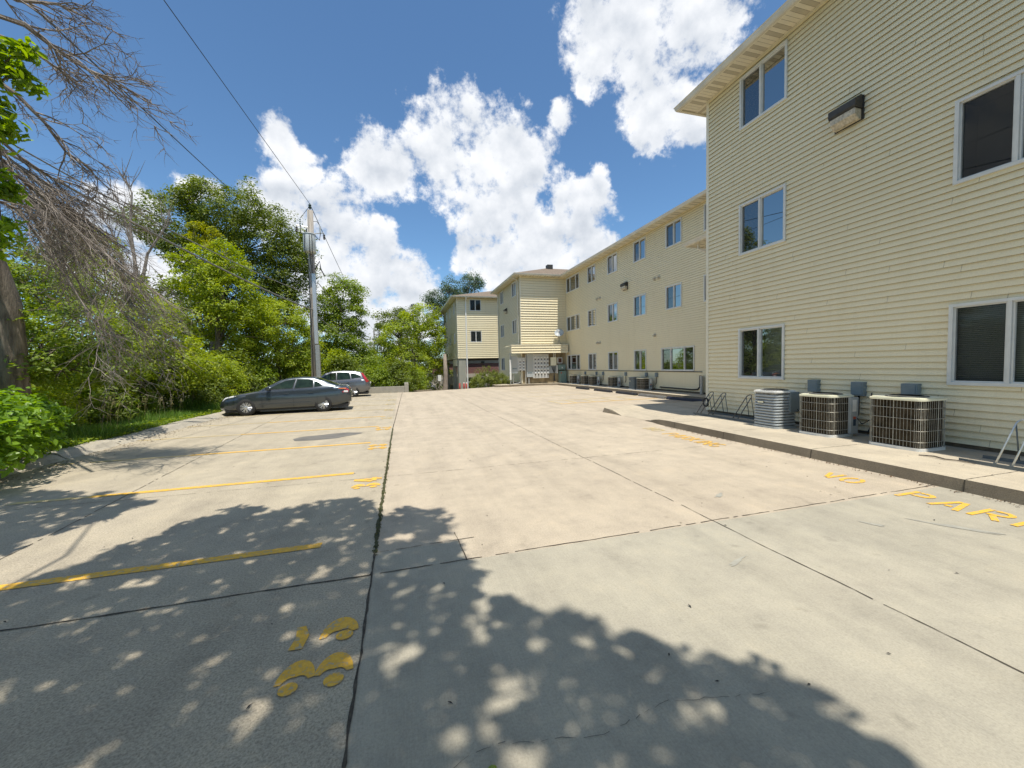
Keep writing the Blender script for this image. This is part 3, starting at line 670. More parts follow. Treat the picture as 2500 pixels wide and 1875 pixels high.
# near block: west wall at X=8.75 from Y=9.7 back past the camera
NX, NY, EZ = 8.75, 9.70, 9.12
def near_block():
    B = Bld('apartment_building', 'three storey block with cream vinyl siding, closest of the buildings, running out of frame', (NX, NY, 0.15))
    y0 = -7.0; Lw = NY-y0; o = (NX, y0, 0); u = (0, 1, 0)
    cols = [(7.25, 8.52), (2.95, 4.31), (-1.9, -0.5)]
    H = []
    for (a, b) in cols:
        for zb, zt in ((1.19, 2.47), (4.43, 5.71), (7.66, 8.93)): H.append((a-y0, b-y0, zb, zt))
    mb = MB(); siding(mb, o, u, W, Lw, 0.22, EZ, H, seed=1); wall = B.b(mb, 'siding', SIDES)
    # a darker course under the boards: bare foundation
    B.b(MB().box((NX+.015, y0, 0.12), (NX+.2, NY-.015, .225)), 'foundation', mat('foundation', (.10, .08, .06), .95, col2=(.22, .17, .11), scale=6))
    # north end wall
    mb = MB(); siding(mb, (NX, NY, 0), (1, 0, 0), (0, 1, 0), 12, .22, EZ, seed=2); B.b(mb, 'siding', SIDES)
    B.b(MB().box((NX-.022, NY-.075, .2), (NX+.07, NY+.022, EZ)), 'corner_trim', M_trim, bevel=.004)
    B.b(MB().box((NX-.02, y0, EZ-.06), (NX+.0, NY-.08, EZ-.002)), 'frieze_trim', M_trim)
    # soffit, gutter, roof
    mb = MB(); soffit_run(mb, (NX, y0, 0), u, W, Lw+.52, EZ, .52); 
    so_ = B.b(mb, 'soffit', [M_soff, M_soffd])
    mb = MB()
    for k in range(6):
        soffit_run(mb, (NX, NY+.0, 0), (1, 0, 0), (0, 1, 0), 12, EZ-.001, .52, s0=.0); break
    B.b(mb, 'soffit', [M_soff, M_soffd])
    ex, ey = NX-.52, NY+.52
    B.b(MB().box((ex-.004, y0, EZ-.03), (ex+.016, ey, EZ+.10)).box((ex+.016, ey-.016, EZ-.03), (NX+12, ey+.004, EZ+.10)), 'fascia', M_trim)
    mb = MB(); gutter(mb, [(ex-.006, y0, -1, 0), (ex-.006, ey+.006, -1, 1), (NX+12, ey+.006, 0, 1)], EZ+.0); B.b(mb, 'gutter', M_gut, fix=True)
    mb = MB(); hip(mb, ex-.06, y0-14, NX+13, ey+.06, EZ+.10, 0, .33); B.b(mb, 'roof', M_shing)
    bl = {0: (M_blind, .0, 1.0), 1: (M_blind, .02, .98)}
    for ci, (a, b) in enumerate(cols):
        for fi, (zb, zt) in enumerate(((1.19, 2.47), (4.43, 5.71), (7.66, 8.93))):
            if ci == 0: bk = [{0: (M_blind, 0, 1), 1: (M_blind, 0, 1)}, {0: (M_blind, .0, 1), 1: (M_blind, 0, 1)}, {0: (M_blueb, .42, 1), 1: (M_blueb, .42, 1)}][fi]
            else: bk = [{0: (M_blind, 0, 1), 1: (M_blind, 0, .98)}, {0: (M_curt, 0, 1)}, {0: (M_blind, .0, 1)}][fi]
            window(B, o, u, W, a-y0, b-y0, zb, zt, (0.54 if ci == 0 else .52,), (1,), backs=bk)
    wallpack(B, o, u, W, 5.91-y0, 6.47, .50, .46)
    return B
near_block()
# connector between the near block and the long wing, with its own low eave
def connector():
    B = Bld('link_building', 'low linking wing whose small eave and gutter show past the near block corner', (11.0, 11.0, .15))
    mb = MB(); siding(mb, (11.0, 9.75, 0), (0, 1, 0), W, 2.4, .2, 6.0, seed=3); siding(mb, (11.0, 12.15, 0), (1, 0, 0), (0, 1, 0), 2.15, .2, 6.0, seed=4); B.b(mb, 'siding', SIDES)
    z = 5.98
    mb = MB(); soffit_run(mb, (11.0, 9.75, 0), (0, 1, 0), W, 2.4+.52, z, .52); soffit_run(mb, (11.0, 12.15, 0), (1, 0, 0), (0, 1, 0), 2.15, z-.001, .52); B.b(mb, 'soffit', [M_soff, M_soffd])
    mb = MB(); gutter(mb, [(10.48, 9.75, -1, 0), (10.48, 12.67, -1, 1), (13.15, 12.67, 0, 1)], z); B.b(mb, 'gutter', M_gut, fix=True)
    mb = MB(); mb.add([(10.42, 9.75, z+.1), (10.42, 12.73, z+.1), (13.18, 12.73, z+.1), (13.18, 9.75, z+1.0), (13.18, 11.0, z+1.0)], [(0, 1, 4, 3), (1, 2, 4)]); B.b(mb, 'roof', M_shing)
    B.b(MB().tube([(10.62, 12.2, z), (10.62, 12.2, z-.22), (10.72, 12.0, z-.34), (10.93, 11.8, z-.40)], .045, 6), 'downspout', M_gut)
connector()
# long wing and tower
WX, TY, TX, TE = 13.2, 30.3, 9.31, 8.76
TN = 37.8
def wing():
    B = Bld('apartment_building', 'long three storey cream block with rows of windows ending in a square tower', (WX, 22, .15))
    y0 = 10.0; o = (WX, y0, 0); u = (0, 1, 0); H = []; Wn = []
    zr = ((1.22, 2.37), (4.33, 5.48), (7.43, 8.58))
    for a, b in ((25.02, 26.18), (22.15, 23.32), (19.17, 20.32), (16.27, 17.42), (13.3, 14.78)):
        for f in range(3):
            if f == 0 and a < 18: continue
            Wn.append((a, b, f, (0.5,)))
    for f in range(3): Wn.append((27.62, 29.98, f, (.26, .72)))
    Wn.append((15.42, 17.80, 0, (.28, .70)))
    for a, b, f, sp in Wn: H.append((a-y0, b-y0, *zr[f]))
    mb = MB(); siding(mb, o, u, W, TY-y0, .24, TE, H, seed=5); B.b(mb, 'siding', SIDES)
    B.b(MB().box((WX+.015, y0, .1), (WX+.2, TY-.02, .245)), 'foundation', MATS['foundation'])
    rn = random.Random(9)
    for a, b, f, sp in Wn:
        n = len(sp)+1; bk = {}
        for i in range(n):
            q = rn.random(); bk[i] = (M_blind, 0, 1) if q < .45 else (M_curt, 0, 1) if q < .75 else None
            if bk[i] is None: del bk[i]
        if a > 24 and f == 1: bk[len(sp)-1] = (M_blind, 0, 1)
        window(B, o, u, W, a-y0, b-y0, *zr[f], sp, (n-1,) if n == 2 else (0, 2), backs=bk)
    # tower: south face lit by the sun, west face, north
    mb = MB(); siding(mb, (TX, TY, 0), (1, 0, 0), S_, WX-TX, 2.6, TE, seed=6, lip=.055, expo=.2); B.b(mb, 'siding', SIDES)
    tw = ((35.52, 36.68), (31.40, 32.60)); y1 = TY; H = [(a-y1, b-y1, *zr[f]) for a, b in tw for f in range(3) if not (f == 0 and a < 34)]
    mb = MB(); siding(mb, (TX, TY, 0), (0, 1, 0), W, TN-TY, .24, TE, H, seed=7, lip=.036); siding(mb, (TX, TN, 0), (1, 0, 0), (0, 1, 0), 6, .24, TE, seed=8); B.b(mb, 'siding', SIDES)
    for a, b in tw:
        for f in range(3):
            if f == 0 and a < 34: continue
            window(B, (TX, y1, 0), (0, 1, 0), W, a-y1, b-y1, *zr[f], (.5,), (1,), backs={0: (M_curt, 0, 1)} if f else {})
    B.b(MB().box((TX-.022, TY-.022, .2), (TX+.075, TY+.07, TE)), 'corner_trim', M_trim, bevel=.004)
    B.b(MB().box((TX-.022, TN-.07, .2), (TX+.075, TN+.022, TE)), 'corner_trim', M_trim, bevel=.004)
    # soffits and gutter along wing, tower south, tower west
    mb = MB(); soffit_run(mb, o, u, W, TY-y0-.52, TE, .52); soffit_run(mb, (TX-.52, TY, 0), (1, 0, 0), S_, WX-TX+.52-.52, TE, .52)
    mb.poly([(WX-.52, TY-.52, TE-.001), (WX, TY-.52, TE-.001), (WX, TY, TE-.001), (WX-.52, TY, TE-.001)], 0)
    soffit_run(mb, (TX, TY, 0), (0, 1, 0), W, TN-TY+.52, TE+.001, .52); B.b(mb, 'soffit', [M_soff, M_soffd])
    e = .52; mb = MB(); gutter(mb, [(WX-e, y0, -1, 0), (WX-e, TY-e, -1, -1), (TX-e, TY-e, -1, -1), (TX-e, TN+e, -1, 1), (TX+6, TN+e, 0, 1)], TE+.0); B.b(mb, 'gutter', M_gut, fix=True)
    mb = MB(); hip(mb, WX-e-.06, y0-6, WX+11, TN+e+.02, TE+.1, 0, .36)
    mb.add([(TX-e-.06, TY-e-.06, TE+.1), (WX-e, TY-e-.06, TE+.1), (TX-e-.06, TN+e+.06, TE+.1), (WX+3, TN+e+.06, TE+.1), (TX+3.6, TY+3.6, TE+1.62), (WX+3.6, TY+3.6, TE+1.62)], [(0, 1, 5, 4), (2, 0, 4), (3, 2, 4, 5)])
    rf = B.b(mb, 'roof', M_shing)
    B.b(MB().box((12.9, 33.4, TE+1.4), (13.4, 33.9, TE+1.85)), 'roof_vent', M_brz, rf)
    downspout(B, TX, 30.75, 3.3, TE, -1, 0, kick=False); downspout(B, TX, 37.55, .1, TE, -1, 0)
    wallpack(B, o, u, W, 21.2-y0, 6.27, .50, .46); wallpack(B, (TX, TY, 0), (0, 1, 0), W, 34.5-TY, 6.55, .5, .46)
    # dryer and range vents with hoods
    for y, z in ((24.75, 6.1), (24.36, 6.1), (18.36, 6.1), (18.0, 6.1), (24.77, 3.08), (24.42, 3.08), (18.36, 3.1)):
        mb = MB().box((WX-.035, y-.09, z-.09), (WX-.002, y+.09, z+.09)); mb.tube([(WX-.03, y, z), (WX-.14, y, z-.02)], .055, 10); B.b(mb, 'vent_hood', M_soffd, bevel=.004)
    # recess behind the meters
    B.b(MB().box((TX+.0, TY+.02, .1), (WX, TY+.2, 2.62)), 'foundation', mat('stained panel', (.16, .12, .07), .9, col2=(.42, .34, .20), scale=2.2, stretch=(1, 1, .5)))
    # canopy box over the meters
    cx0, cx1, cy0, cz0, cz1 = 8.30, 13.10, 29.62, 2.60, 3.24
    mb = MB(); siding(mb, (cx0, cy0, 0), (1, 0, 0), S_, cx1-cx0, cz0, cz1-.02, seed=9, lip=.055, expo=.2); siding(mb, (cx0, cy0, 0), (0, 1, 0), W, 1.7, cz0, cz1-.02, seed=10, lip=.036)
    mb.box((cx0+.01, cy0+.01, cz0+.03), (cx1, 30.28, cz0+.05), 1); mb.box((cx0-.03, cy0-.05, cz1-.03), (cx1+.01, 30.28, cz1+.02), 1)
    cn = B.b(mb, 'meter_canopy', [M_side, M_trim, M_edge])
    B.b(MB().box((cx0-.012, cy0-.014, cz0), (cx0+.05, cy0+.05, cz1-.03)).box((cx0+.05, cy0-.018, cz0-.02), (cx1, cy0+.0, cz0+.03)), 'trim', M_trim, cn)
    return B
wing()
def far_block():
    FX, FY, FZ, FE = 5.85, 42.0, 2.53, 8.95; XE = 17.0; YE = 55.3
    B = Bld('apartment_building', 'cream block on piers beyond the tower, open carport beneath and brown hip roof', (FX, FY, -1.05))
    H = [(7.25-FX, 8.45-FX, 7.60, 8.78), (7.25-FX, 8.45-FX, 4.25, 5.42)]
    mb = MB(); siding(mb, (FX, FY, 0), (1, 0, 0), S_, XE-FX, FZ, FE, H, seed=11, lip=.055, expo=.2); B.b(mb, 'siding', SIDES)
    ws = [(43.6, 44.5), (47.3, 48.2), (50.8, 51.7), (54.2, 55.0)]
    H2 = [(a-FY, b-FY, z, z+1.15) for a, b in ws for z in (7.45, 4.2)]
    mb = MB(); siding(mb, (FX, FY, 0), (0, 1, 0), W, YE-FY, FZ, FE, H2, seed=12, lip=.036); B.b(mb, 'siding', SIDES)
    for z in (7.60, 4.25): window(B, (FX, FY, 0), (1, 0, 0), S_, 7.25-FX, 8.45-FX, z, z+1.18, (.5,), (0,), backs={0: (M_curt, 0, 1), 1: (M_curt, 0, 1)} if z < 5 else {})
    for a, b in ws:
        for z in (7.45, 4.2): window(B, (FX, FY, 0), (0, 1, 0), W, a-FY, b-FY, z, z+1.15, (.5,), (1,))
    B.b(MB().box((FX-.022, FY-.022, FZ), (FX+.08, FY+.07, FE)), 'corner_trim', M_trim)
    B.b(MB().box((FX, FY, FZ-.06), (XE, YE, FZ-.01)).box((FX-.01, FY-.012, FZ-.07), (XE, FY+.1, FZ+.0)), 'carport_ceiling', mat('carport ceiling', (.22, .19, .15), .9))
    gp = mat('grey boards', (.33, .33, .27), .8, col2=(.43, .42, .35), scale=3, stretch=(8, 8, .3))
    mb = MB()
    for k in range(6): mb.box((FX+.08+k*.125, FY+.02, -1.2), (FX+.08+k*.125+.118, FY+.14, FZ-.07))
    B.b(mb, 'pier_cladding', gp)
    for a_, b_ in (((FX+.06, FY+.15, -1.2), (FX+.86, FY+1.2, FZ-.07)), ((FX+.06, FY+4.2, -1.25), (FX+.4, FY+5.2, FZ-.07)), ((FX+.06, YE-1.4, -2.3), (FX+.4, YE, FZ-.07)), ((XE-1, FY+.1, -2.2), (XE, YE, FZ-.07))): B.b(MB().box(a_, b_), 'pier', gp)
    B.b(MB().box((FX+.9, FY+4.4, -1.4), (FX+1.4, FY+12, .3)), 'low_wall', gp)
    B.b(MB().box((FX+.01, FY+1.2, 1.72), (FX+.16, FY+4.2, FZ-.07)), 'carport_header', M_trim)
    mb = MB(); soffit_run(mb, (FX, FY, 0), (1, 0, 0), S_, XE-FX, FE, .55, s0=-.55); soffit_run(mb, (FX, FY, 0), (0, 1, 0), W, YE-FY+.5, FE+.001, .55); B.b(mb, 'soffit', [M_soff, M_soffd])
    mb = MB(); gutter(mb, [(XE, FY-.55, 0, -1), (FX-.55, FY-.55, -1, -1), (FX-.55, YE+.5, -1, 1)], FE); B.b(mb, 'gutter', M_gut, fix=True)
    mb = MB(); hip(mb, FX-.6, FY-.6, XE+.6, YE+.6, FE+.1, 0, .30); B.b(mb, 'roof', M_shing)
    B.b(MB().tube([(6.80, FY-.52, FE), (6.80, FY-.5, FE-.1), (6.80, FY-.1, FE-.35), (6.80, FY-.07, FE-.5), (6.80, FY-.07, -.9), (6.7, FY-.15, -.98), (6.5, FY-.25, -1.0)], .075, 6), 'downspout', M_white)
    wallpack(B, (FX, FY, 0), (0, 1, 0), W, 52.2-FY, 2.9, .5, .46)
far_block()
def brick_block():
    B = Bld('brick_building', 'red brick building with pale bands seen through the carport opening', (13, 60, -1.5))
    bm_, nt, b = newmat('red brick'); N = nt.nodes; L = nt.links; tc = N.new('ShaderNodeTexCoord')
    br = N.new('ShaderNodeTexBrick'); br.inputs['Color1'].default_value = (.24, .075, .06, 1); br.inputs['Color2'].default_value = (.15, .05, .045, 1); br.inputs['Mortar'].default_value = (.30, .24, .22, 1)
    br.inputs['Scale'].default_value = 1; br.inputs['Brick Width'].default_value = .30; br.inputs['Row Height'].default_value = .10; br.inputs['Mortar Size'].default_value = .012
    mp = N.new('ShaderNodeMapping'); mp.inputs['Rotation'].default_value = (R(90), 0, 0); L.new(tc.outputs['Object'], mp.inputs[0]); L.new(mp.outputs[0], br.inputs[0]); L.new(br.outputs[0], b.inputs['Base Color'])
    B.b(MB().box((4.5, 60, .55), (24, 70, 2.1)), 'brick_wall', bm_)
    B.b(MB().box((4.4, 59.9, 2.1), (24.1, 70.1, 2.75)).box((4.4, 59.94, -2.2), (24.1, 70.05, .55)), 'pale_band', mat('pale band', (.50, .45, .38), .8, var=.1, scale=1))
    B.b(MB().box((11.9, 59.80, 2.15), (12.4, 59.9, 2.4)), 'wall_lamp', M_brz)
    B.b(MB().box((4.2, 59.6, 2.75), (24.4, 70.4, 2.95)), 'roof', M_shing)
brick_block()
def neighbour_house():
    B = Bld('house', 'pale boarded house glimpsed low down behind the left shrubs', (-17, 12, -1.9))
    mb = MB(); siding(mb, (-15.5, 7.5, 0), (0, 1, 0), (1, 0, 0), 11, -2.2, 1.6, seed=20, expo=.2, lip=.03); siding(mb, (-24, 7.5, 0), (1, 0, 0), S_, 8.5, -2.2, 1.6, seed=21, expo=.2, lip=.03)
    hs = mat('grey boards house', (.34, .33, .28), .7, var=.1, scale=1.5); B.b(mb, 'siding', [hs, hs, M_edge])
    mb = MB(); mb.add([(-15.0, 7, 1.6), (-15.0, 19, 1.6), (-24.5, 19, 1.6), (-24.5, 7, 1.6), (-19.8, 7, 3.6), (-19.8, 19, 3.6)], [(0, 1, 5, 4), (2, 3, 4, 5), (3, 0, 4), (1, 2, 5)]); B.b(mb, 'roof', M_shing)
neighbour_house()
# ------------------------------------------------------------ air conditioners along the walls
M_coil = mat('dirty coil', (0.018, 0.013, 0.007), 0.95, col2=(0.075, 0.058, 0.036), scale=6, detail=9, spec=.15)
def rrect(x0, y0, x1, y1, r, n=5):
    P = []
    for cx, cy, a in ((x1-r, y1-r, 0), (x0+r, y1-r, 90), (x0+r, y0+r, 180), (x1-r, y0+r, 270)):
        for i in range(n+1): P.append((cx+r*math.cos(R(a+90*i/n)), cy+r*math.sin(R(a+90*i/n))))
    return P
def ac_unit(label, loc, kind='wire', w=.66, d=.62, h=.78, group='air conditioning units standing along the walls', box=True):
    t = thing('air_conditioner', label, 'air conditioner', loc, 0, group); r = .09; x0, x1, y0, y1 = -d/2, d/2, -w/2, w/2
    bp = MB().prism(rrect(x0-.01, y0-.01, x1+.01, y1+.01, r), 0.0, .045); bp.build('base_pan', M_white if kind != 'louvre' else M_lgrey, t)
    body = MB().prism(rrect(x0+.02, y0+.02, x1-.02, y1-.02, r-.01), .045, h-.04)
    body.build('coil', M_coil if kind == 'wire' else mat('grey coil', (.10, .10, .09), .8, col2=(.26, .26, .24), scale=10), t)
    lid = MB().prism(rrect(x0-.012, y0-.012, x1+.012, y1+.012, r), h-.045, h-.012); lid.prism(rrect(x0+.01, y0+.01, x1-.01, y1-.01, r), h-.011, h+.003)
    lo = lid.build('lid', M_cream if kind == 'wire' else M_white if kind == 'louvre' else M_grey, t, bevel=.004)
    fan = MB()
    for k in range(7): fan.lathe((0, 0, h+.014), [(.03+.036*k, 0), (.036+.036*k, .003), (.036+.036*k, .006), (.03+.036*k, .008)], 28)
    for k in range(6): a = math.pi*k/6; fan.tube([(-.26*math.cos(a), -.26*math.sin(a), h+.012), (.26*math.cos(a), .26*math.sin(a), h+.012)], .004, 4)
    fan.build('fan_grille', M_steel, lo)
    MB().lathe((0, 0, h+.004), [(.27, 0), (.27, .002)], 28).build('fan_opening', M_dark, lo)
    g = MB()
    if kind == 'wire':
        outer = rrect(x0, y0, x1, y1, r, 6); outer.append(outer[0])
        for z in [h*.17, h*.38, h*.6, h*.8]: g.tube([(a, b, z) for a, b in outer], .0045, 4, cap=False)
        per = []; 
        for (a, b) in zip(outer[:-1], outer[1:]):
            L_ = math.hypot(b[0]-a[0], b[1]-a[1]); n = max(1, round(L_/.047))
            for i in range(n): per.append((a[0]+(b[0]-a[0])*i/n, a[1]+(b[1]-a[1])*i/n))
        for i, p in enumerate(per): g.tube([(p[0], p[1], .04), (p[0], p[1], h-.04)], .0026 if i % 9 else .006, 4, cap=False)
        g.build('wire_guard', mat('guard wire', (.40, .38, .32), .5, .3, var=.3, scale=20), t)
    else:
        n = 11 if kind == 'louvre' else 14
        for k in range(n):
            z = .07+(h-.14)*k/n; s = (h-.14)/n
            o_, i_ = rrect(x0, y0, x1, y1, r, 5), rrect(x0+.016, y0+.016, x1-.016, y1-.016, r-.012, 5); m_ = len(o_)
            vs = [(a, b, z) for a, b in o_]+[(a, b, z+s*.38) for a, b in o_]+[(a, b, z+s*.62) for a, b in i_]
            g.add(vs, [(i, (i+1) % m_, m_+(i+1) % m_, m_+i) for i in range(m_)]+[(m_+i, m_+(i+1) % m_, 2*m_+(i+1) % m_, 2*m_+i) for i in range(m_)])
        g.build('louvres', M_lgrey if kind == 'louvre' else M_grey, t)
        bd = MB().box((x0-.014, y1-.30, h*.66), (x0-.004, y1-.14, h*.66+.05)); bd.build('badge', mat('badge', (.02, .02, .02), .4), t)
        MB().box((x0-.018, y1-.293, h*.66+.007), (x0-.0145, y1-.147, h*.66+.043)).build('badge_face', M_cream, t)
        for (a, b) in ((x0, y0), (x0, y1), (x1, y0), (x1, y1)):
            pass
    if box:
        mb = MB().box((x1-.18, y0-.05, .06), (x1+.012, y0-.001, h-.05)) if kind != 'louvre' else MB().box((x1-.24, y0-.03, .35), (x1+.012, y0+.03, h-.03))
        pnl = mb.build('service_panel', M_lgrey if kind == 'wire' else M_grey, t, bevel=.004)
        if kind == 'wire':
            MB().box((x1-.14, y0-.053, h*.60), (x1-.04, y0-.0505, h*.88)).build('white_sticker', M_white, pnl)
            MB().box((x1-.12, y0-.053, h*.42), (x1-.05, y0-.0505, h*.48)).build('red_sticker', mat('red', (.5, .09, .03), .5), pnl)
            MB().box((x1-.12, y0-.053, h*.26), (x1-.05, y0-.0505, h*.415)).build('blue_sticker', mat('blue', (.03, .07, .11), .5), pnl)
    # refrigerant line to the wall
    if box:
        ln = MB(); ww = 8.75-loc[0] if loc[0] < 10 else 13.2-loc[0]
        ln.tube([(x1-.02, y0+.1, .12), (x1+.06, y0+.05, .07), (ww-.05, y0-.02, .06), (ww-.02, y0-.03, .12), (ww+.02, y0-.03, .20)], .014, 6)
        ln.tube([(x1-.05, y0-.03, h*.5), (x1+.04, y0-.10, h*.30), (ww-.08, y0-.12, h*.42), (ww-.03, y0-.06, h*.8), (ww-.02, y0-.05, h+.02)], .009, 6)
        ln.build('hose', M_dark, t, smooth=True)
    return t
ac_unit('grey louvred air conditioner with a small badge, leftmost of the three large ones', (8.04, 6.88, .15), 'louvre', .60, .60, .82)
ac_unit('wire caged air conditioner in the middle of the large three, between grey and rusty ones', (8.07, 5.80, .15), 'wire', .66, .60, .80)
ac_unit('largest dirty wire caged air conditioner, nearest the camera beside the bicycle rack', (8.10, 4.52, .15), 'wire', .74, .62, .84, box=False)
for y, k, lab in ((27.75, 'wire', 'small rusty caged air conditioner farthest along the long wall, nearest the tower'), (25.75, 'wire', 'small caged air conditioner half hidden as back one of the overlapping pair'),
     (24.55, 'wire', 'small caged air conditioner in front of the overlapping pair, before the vents'), (21.9, 'wire', 'lone small caged air conditioner in the middle of the long wall'),
     (19.55, 'slat', 'small dark blue grey slatted air conditioner against the long wall'), (18.72, 'wire', 'caged brown air conditioner right next to the slatted dark grey one')):
    ac_unit(lab, (12.72, y, .15), k, .62 if y < 19 else .56, .56, .68)
def disconnect(x, y, z, label, s=1.0, cond=None):
    t = thing('disconnect_box', label, 'electrical box', (x, y, z), 0, 'electrical boxes on the walls above the air conditioners')
    MB().box((-.11*s, -.105*s, -.13*s), (0, .105*s, .13*s)).build('box', M_grey, t, bevel=.006)
    MB().box((-.118*s, -.085*s, -.11*s), (-.111*s, .085*s, .11*s)).build('cover', M_grey, t, bevel=.002)
    MB().tube([(-.05, 0, -.13*s), (-.05, 0, -.45*s), (-.07, .03, -.6*s)], .017, 6).build('conduit', M_dark, t, smooth=True)
disconnect(NX, 6.5, 1.06, 'grey electrical box on siding above the louvred air conditioner', 1.0)
disconnect(NX, 5.62, 1.04, 'grey electrical box between the other two on the near wall', 1.05)
disconnect(NX, 4.79, 1.03, 'grey electrical box above the largest air conditioner', 1.12)
for y, lab in ((26.7, 'small grey box on long wall nearest the tower'), (24.95, 'small grey box above the overlapping pair of air conditioners'), (24.0, 'small grey box just right of the overlapping pair'),
   (21.2, 'small grey box right of the lone caged air conditioner'), (19.1, 'small grey box above the dark slatted air conditioner'), (18.2, 'small grey box nearest the corner on the long wall')):
    disconnect(WX, y, .98, lab, .85)
cd_ = MB(); cd_.tube([(WX-.03, 30.2, 1.17), (WX-.03, 14.9, 1.17)], .018, 6); cd_.tube([(WX-.05, 17.9, .34), (WX-.05, 15.5, .33), (WX-.05, 15.15, .36), (WX-.05, 15.02, .48), (WX-.05, 15.0, 1.0)], .035, 8)
tag(cd_.build('conduit', M_dark, smooth=True), 'long thin dark conduit running along the wall under the ground floor windows', 'conduit')
for i, (z, r_) in enumerate(((.22, .07), (.42, .075), (.62, .075), (.82, .075))):
    pass
hm = MB()
for i in range(16): hm.lathe((WX-.12, 14.82, .16+i*.052), [(.055, 0), (.085, .016), (.085, .030), (.055, .05)], 12)
tag(hm.build('flexible_duct', mat('foil duct', (.62, .62, .60), .35, .5, var=.3, scale=30)), 'ribbed silver duct standing against the wall by the near block corner', 'duct')
# ------------------------------------------------------------ wheel stops
def wheel_stop(y0, y1, label, m, x=11.38, rz=0):
    L_ = (y1-y0)/2; t = thing('wheel_stop', label, 'wheel stop', (x, (y0+y1)/2, 0), rz, 'wheel stops in front of the long walkway')
    prof = [(-.10, 0), (-.085, .06), (-.05, .12), (.05, .12), (.085, .06), (.10, 0)]; k = len(prof); mb = MB()
    for s, f in ((-L_, .82), (-L_+.06, 1), (L_-.06, 1), (L_, .82)): mb.v += [(a, s, b*f+.005) for a, b in prof]
    for i in range(3): mb.f += [(i*k+j, i*k+j+1, (i+1)*k+j+1, (i+1)*k+j) for j in range(k-1)]
    mb.f += [tuple(range(k-1, -1, -1)), tuple(range(3*k, 4*k))]; mb.mi = [0]*len(mb.f); mb.build('block', m, t, fix=True, bevel=.006)
    for s in (-L_*.6, L_*.6): MB().lathe((0, s, .124), [(.02, 0), (.02, .008)], 8).build('pin', M_steel, t)
rub = mat('black rubber', (.025, .025, .028), .65, var=.4, scale=5); rubg = mat('grey concrete stop', (.17, .165, .15), .9, var=.25, scale=6)
wheel_stop(22.7, 24.4, 'black wheel stop farthest away, nearest the meter canopy', rub); wheel_stop(19.85, 21.8, 'black wheel stop second from the meter canopy', rub)
wheel_stop(17.35, 19.25, 'black wheel stop in the middle of the row', rub); wheel_stop(15.1, 17.1, 'paler grey concrete wheel stop beside the striped bay', rubg)
wheel_stop(12.75, 15.0, 'very dark long wheel stop lying in the block shadow, nearest the camera', mat('navy rubber', (.015, .018, .035), .55, var=.4, scale=5), 11.55, 0.13)
# ------------------------------------------------------------ bicycle racks
def rack(label, loc, loops, L_, m, rz=0):
    t = thing('bicycle_rack', label, 'bicycle rack', loc, rz, 'bicycle racks on the walkway'); g = mat('rail steel', (.13, .155, .17), .45, .4, var=.1, scale=10)
    MB().box((-.03, 0, 0), (.02, -L_, .008)).box((-.03, 0, .008), (-.025, -L_, .05)).build('front_rail', g, t)
    MB().box((.50, 0, 0), (.55, -L_, .008)).box((.50, 0, .008), (.505, -L_, .05)).build('rear_rail', g, t)
    for y in loops:
        mb = MB(); w = .075; pts = [(0, y+w, .04), (.42, y+w, .56)]
        for i in range(1, 8): a = math.pi*i/8; pts.append((.42+.055*math.sin(a), y+w*math.cos(a), .56+.055*math.sin(a)*1.1))
        pts += [(.42, y-w, .56), (0, y-w, .04)]; mb.tube(pts, .011, 8); mb.build('loop', m, t, smooth=True)
        mb = MB()
        mb.tube([(.42, y+w, .555), (.525, y+w, .01)], .009, 6); mb.tube([(.42, y-w, .555), (.525, y-w, .01)], .009, 6); mb.build('stay', g, t, smooth=True)
    return t
M_alu = mat('bright tube', (.62, .62, .57), .3, .7, var=.1, scale=10)
rack('bicycle rack at the right frame edge with a bright hoop and long low rail', (7.62, 3.62, .15), (-.42, -1.3, -2.0), 2.4, M_alu)
rack('bicycle rack with dark hoops by the block corner, a coiled cable on it', (8.05, 9.42, .15), (-.18, -.62, -1.45), 2.1, mat('dull tube', (.12, .12, .12), .4, .6, var=.2, scale=10))
cb = MB()
for k in range(4):
    a0 = k*.7; pts = [(8.30+.02*math.sin(3*a+k)+.01*k, 9.24+.10*math.cos(a)+.015*k, .50+.11*math.sin(a)-.012*k) for a in [i*2*math.pi/18 for i in range(19)]]; cb.tube(pts, .011, 6)
tag(cb.build('coiled_cable', M_dark, smooth=True), 'coiled black cable lock hanging on the dark bicycle rack', 'cable')
# a fallen stick and litter
tw = MB(); tw.tube([(7.50, 4.02, .162), (7.53, 3.86, .175), (7.50, 3.72, .166), (7.55, 3.58, .170), (7.52, 3.42, .162)], [.008, .012, .010, .008, .004], 6); tw.tube([(7.53, 3.84, .17), (7.47, 3.70, .165)], [.007, .003], 5); tw.tube([(7.53, 3.60, .168), (7.60, 3.50, .165)], [.006, .003], 5)
tag(tw.build('stick', M_bark), 'dark fallen stick on the walkway before the largest air conditioner', 'stick')
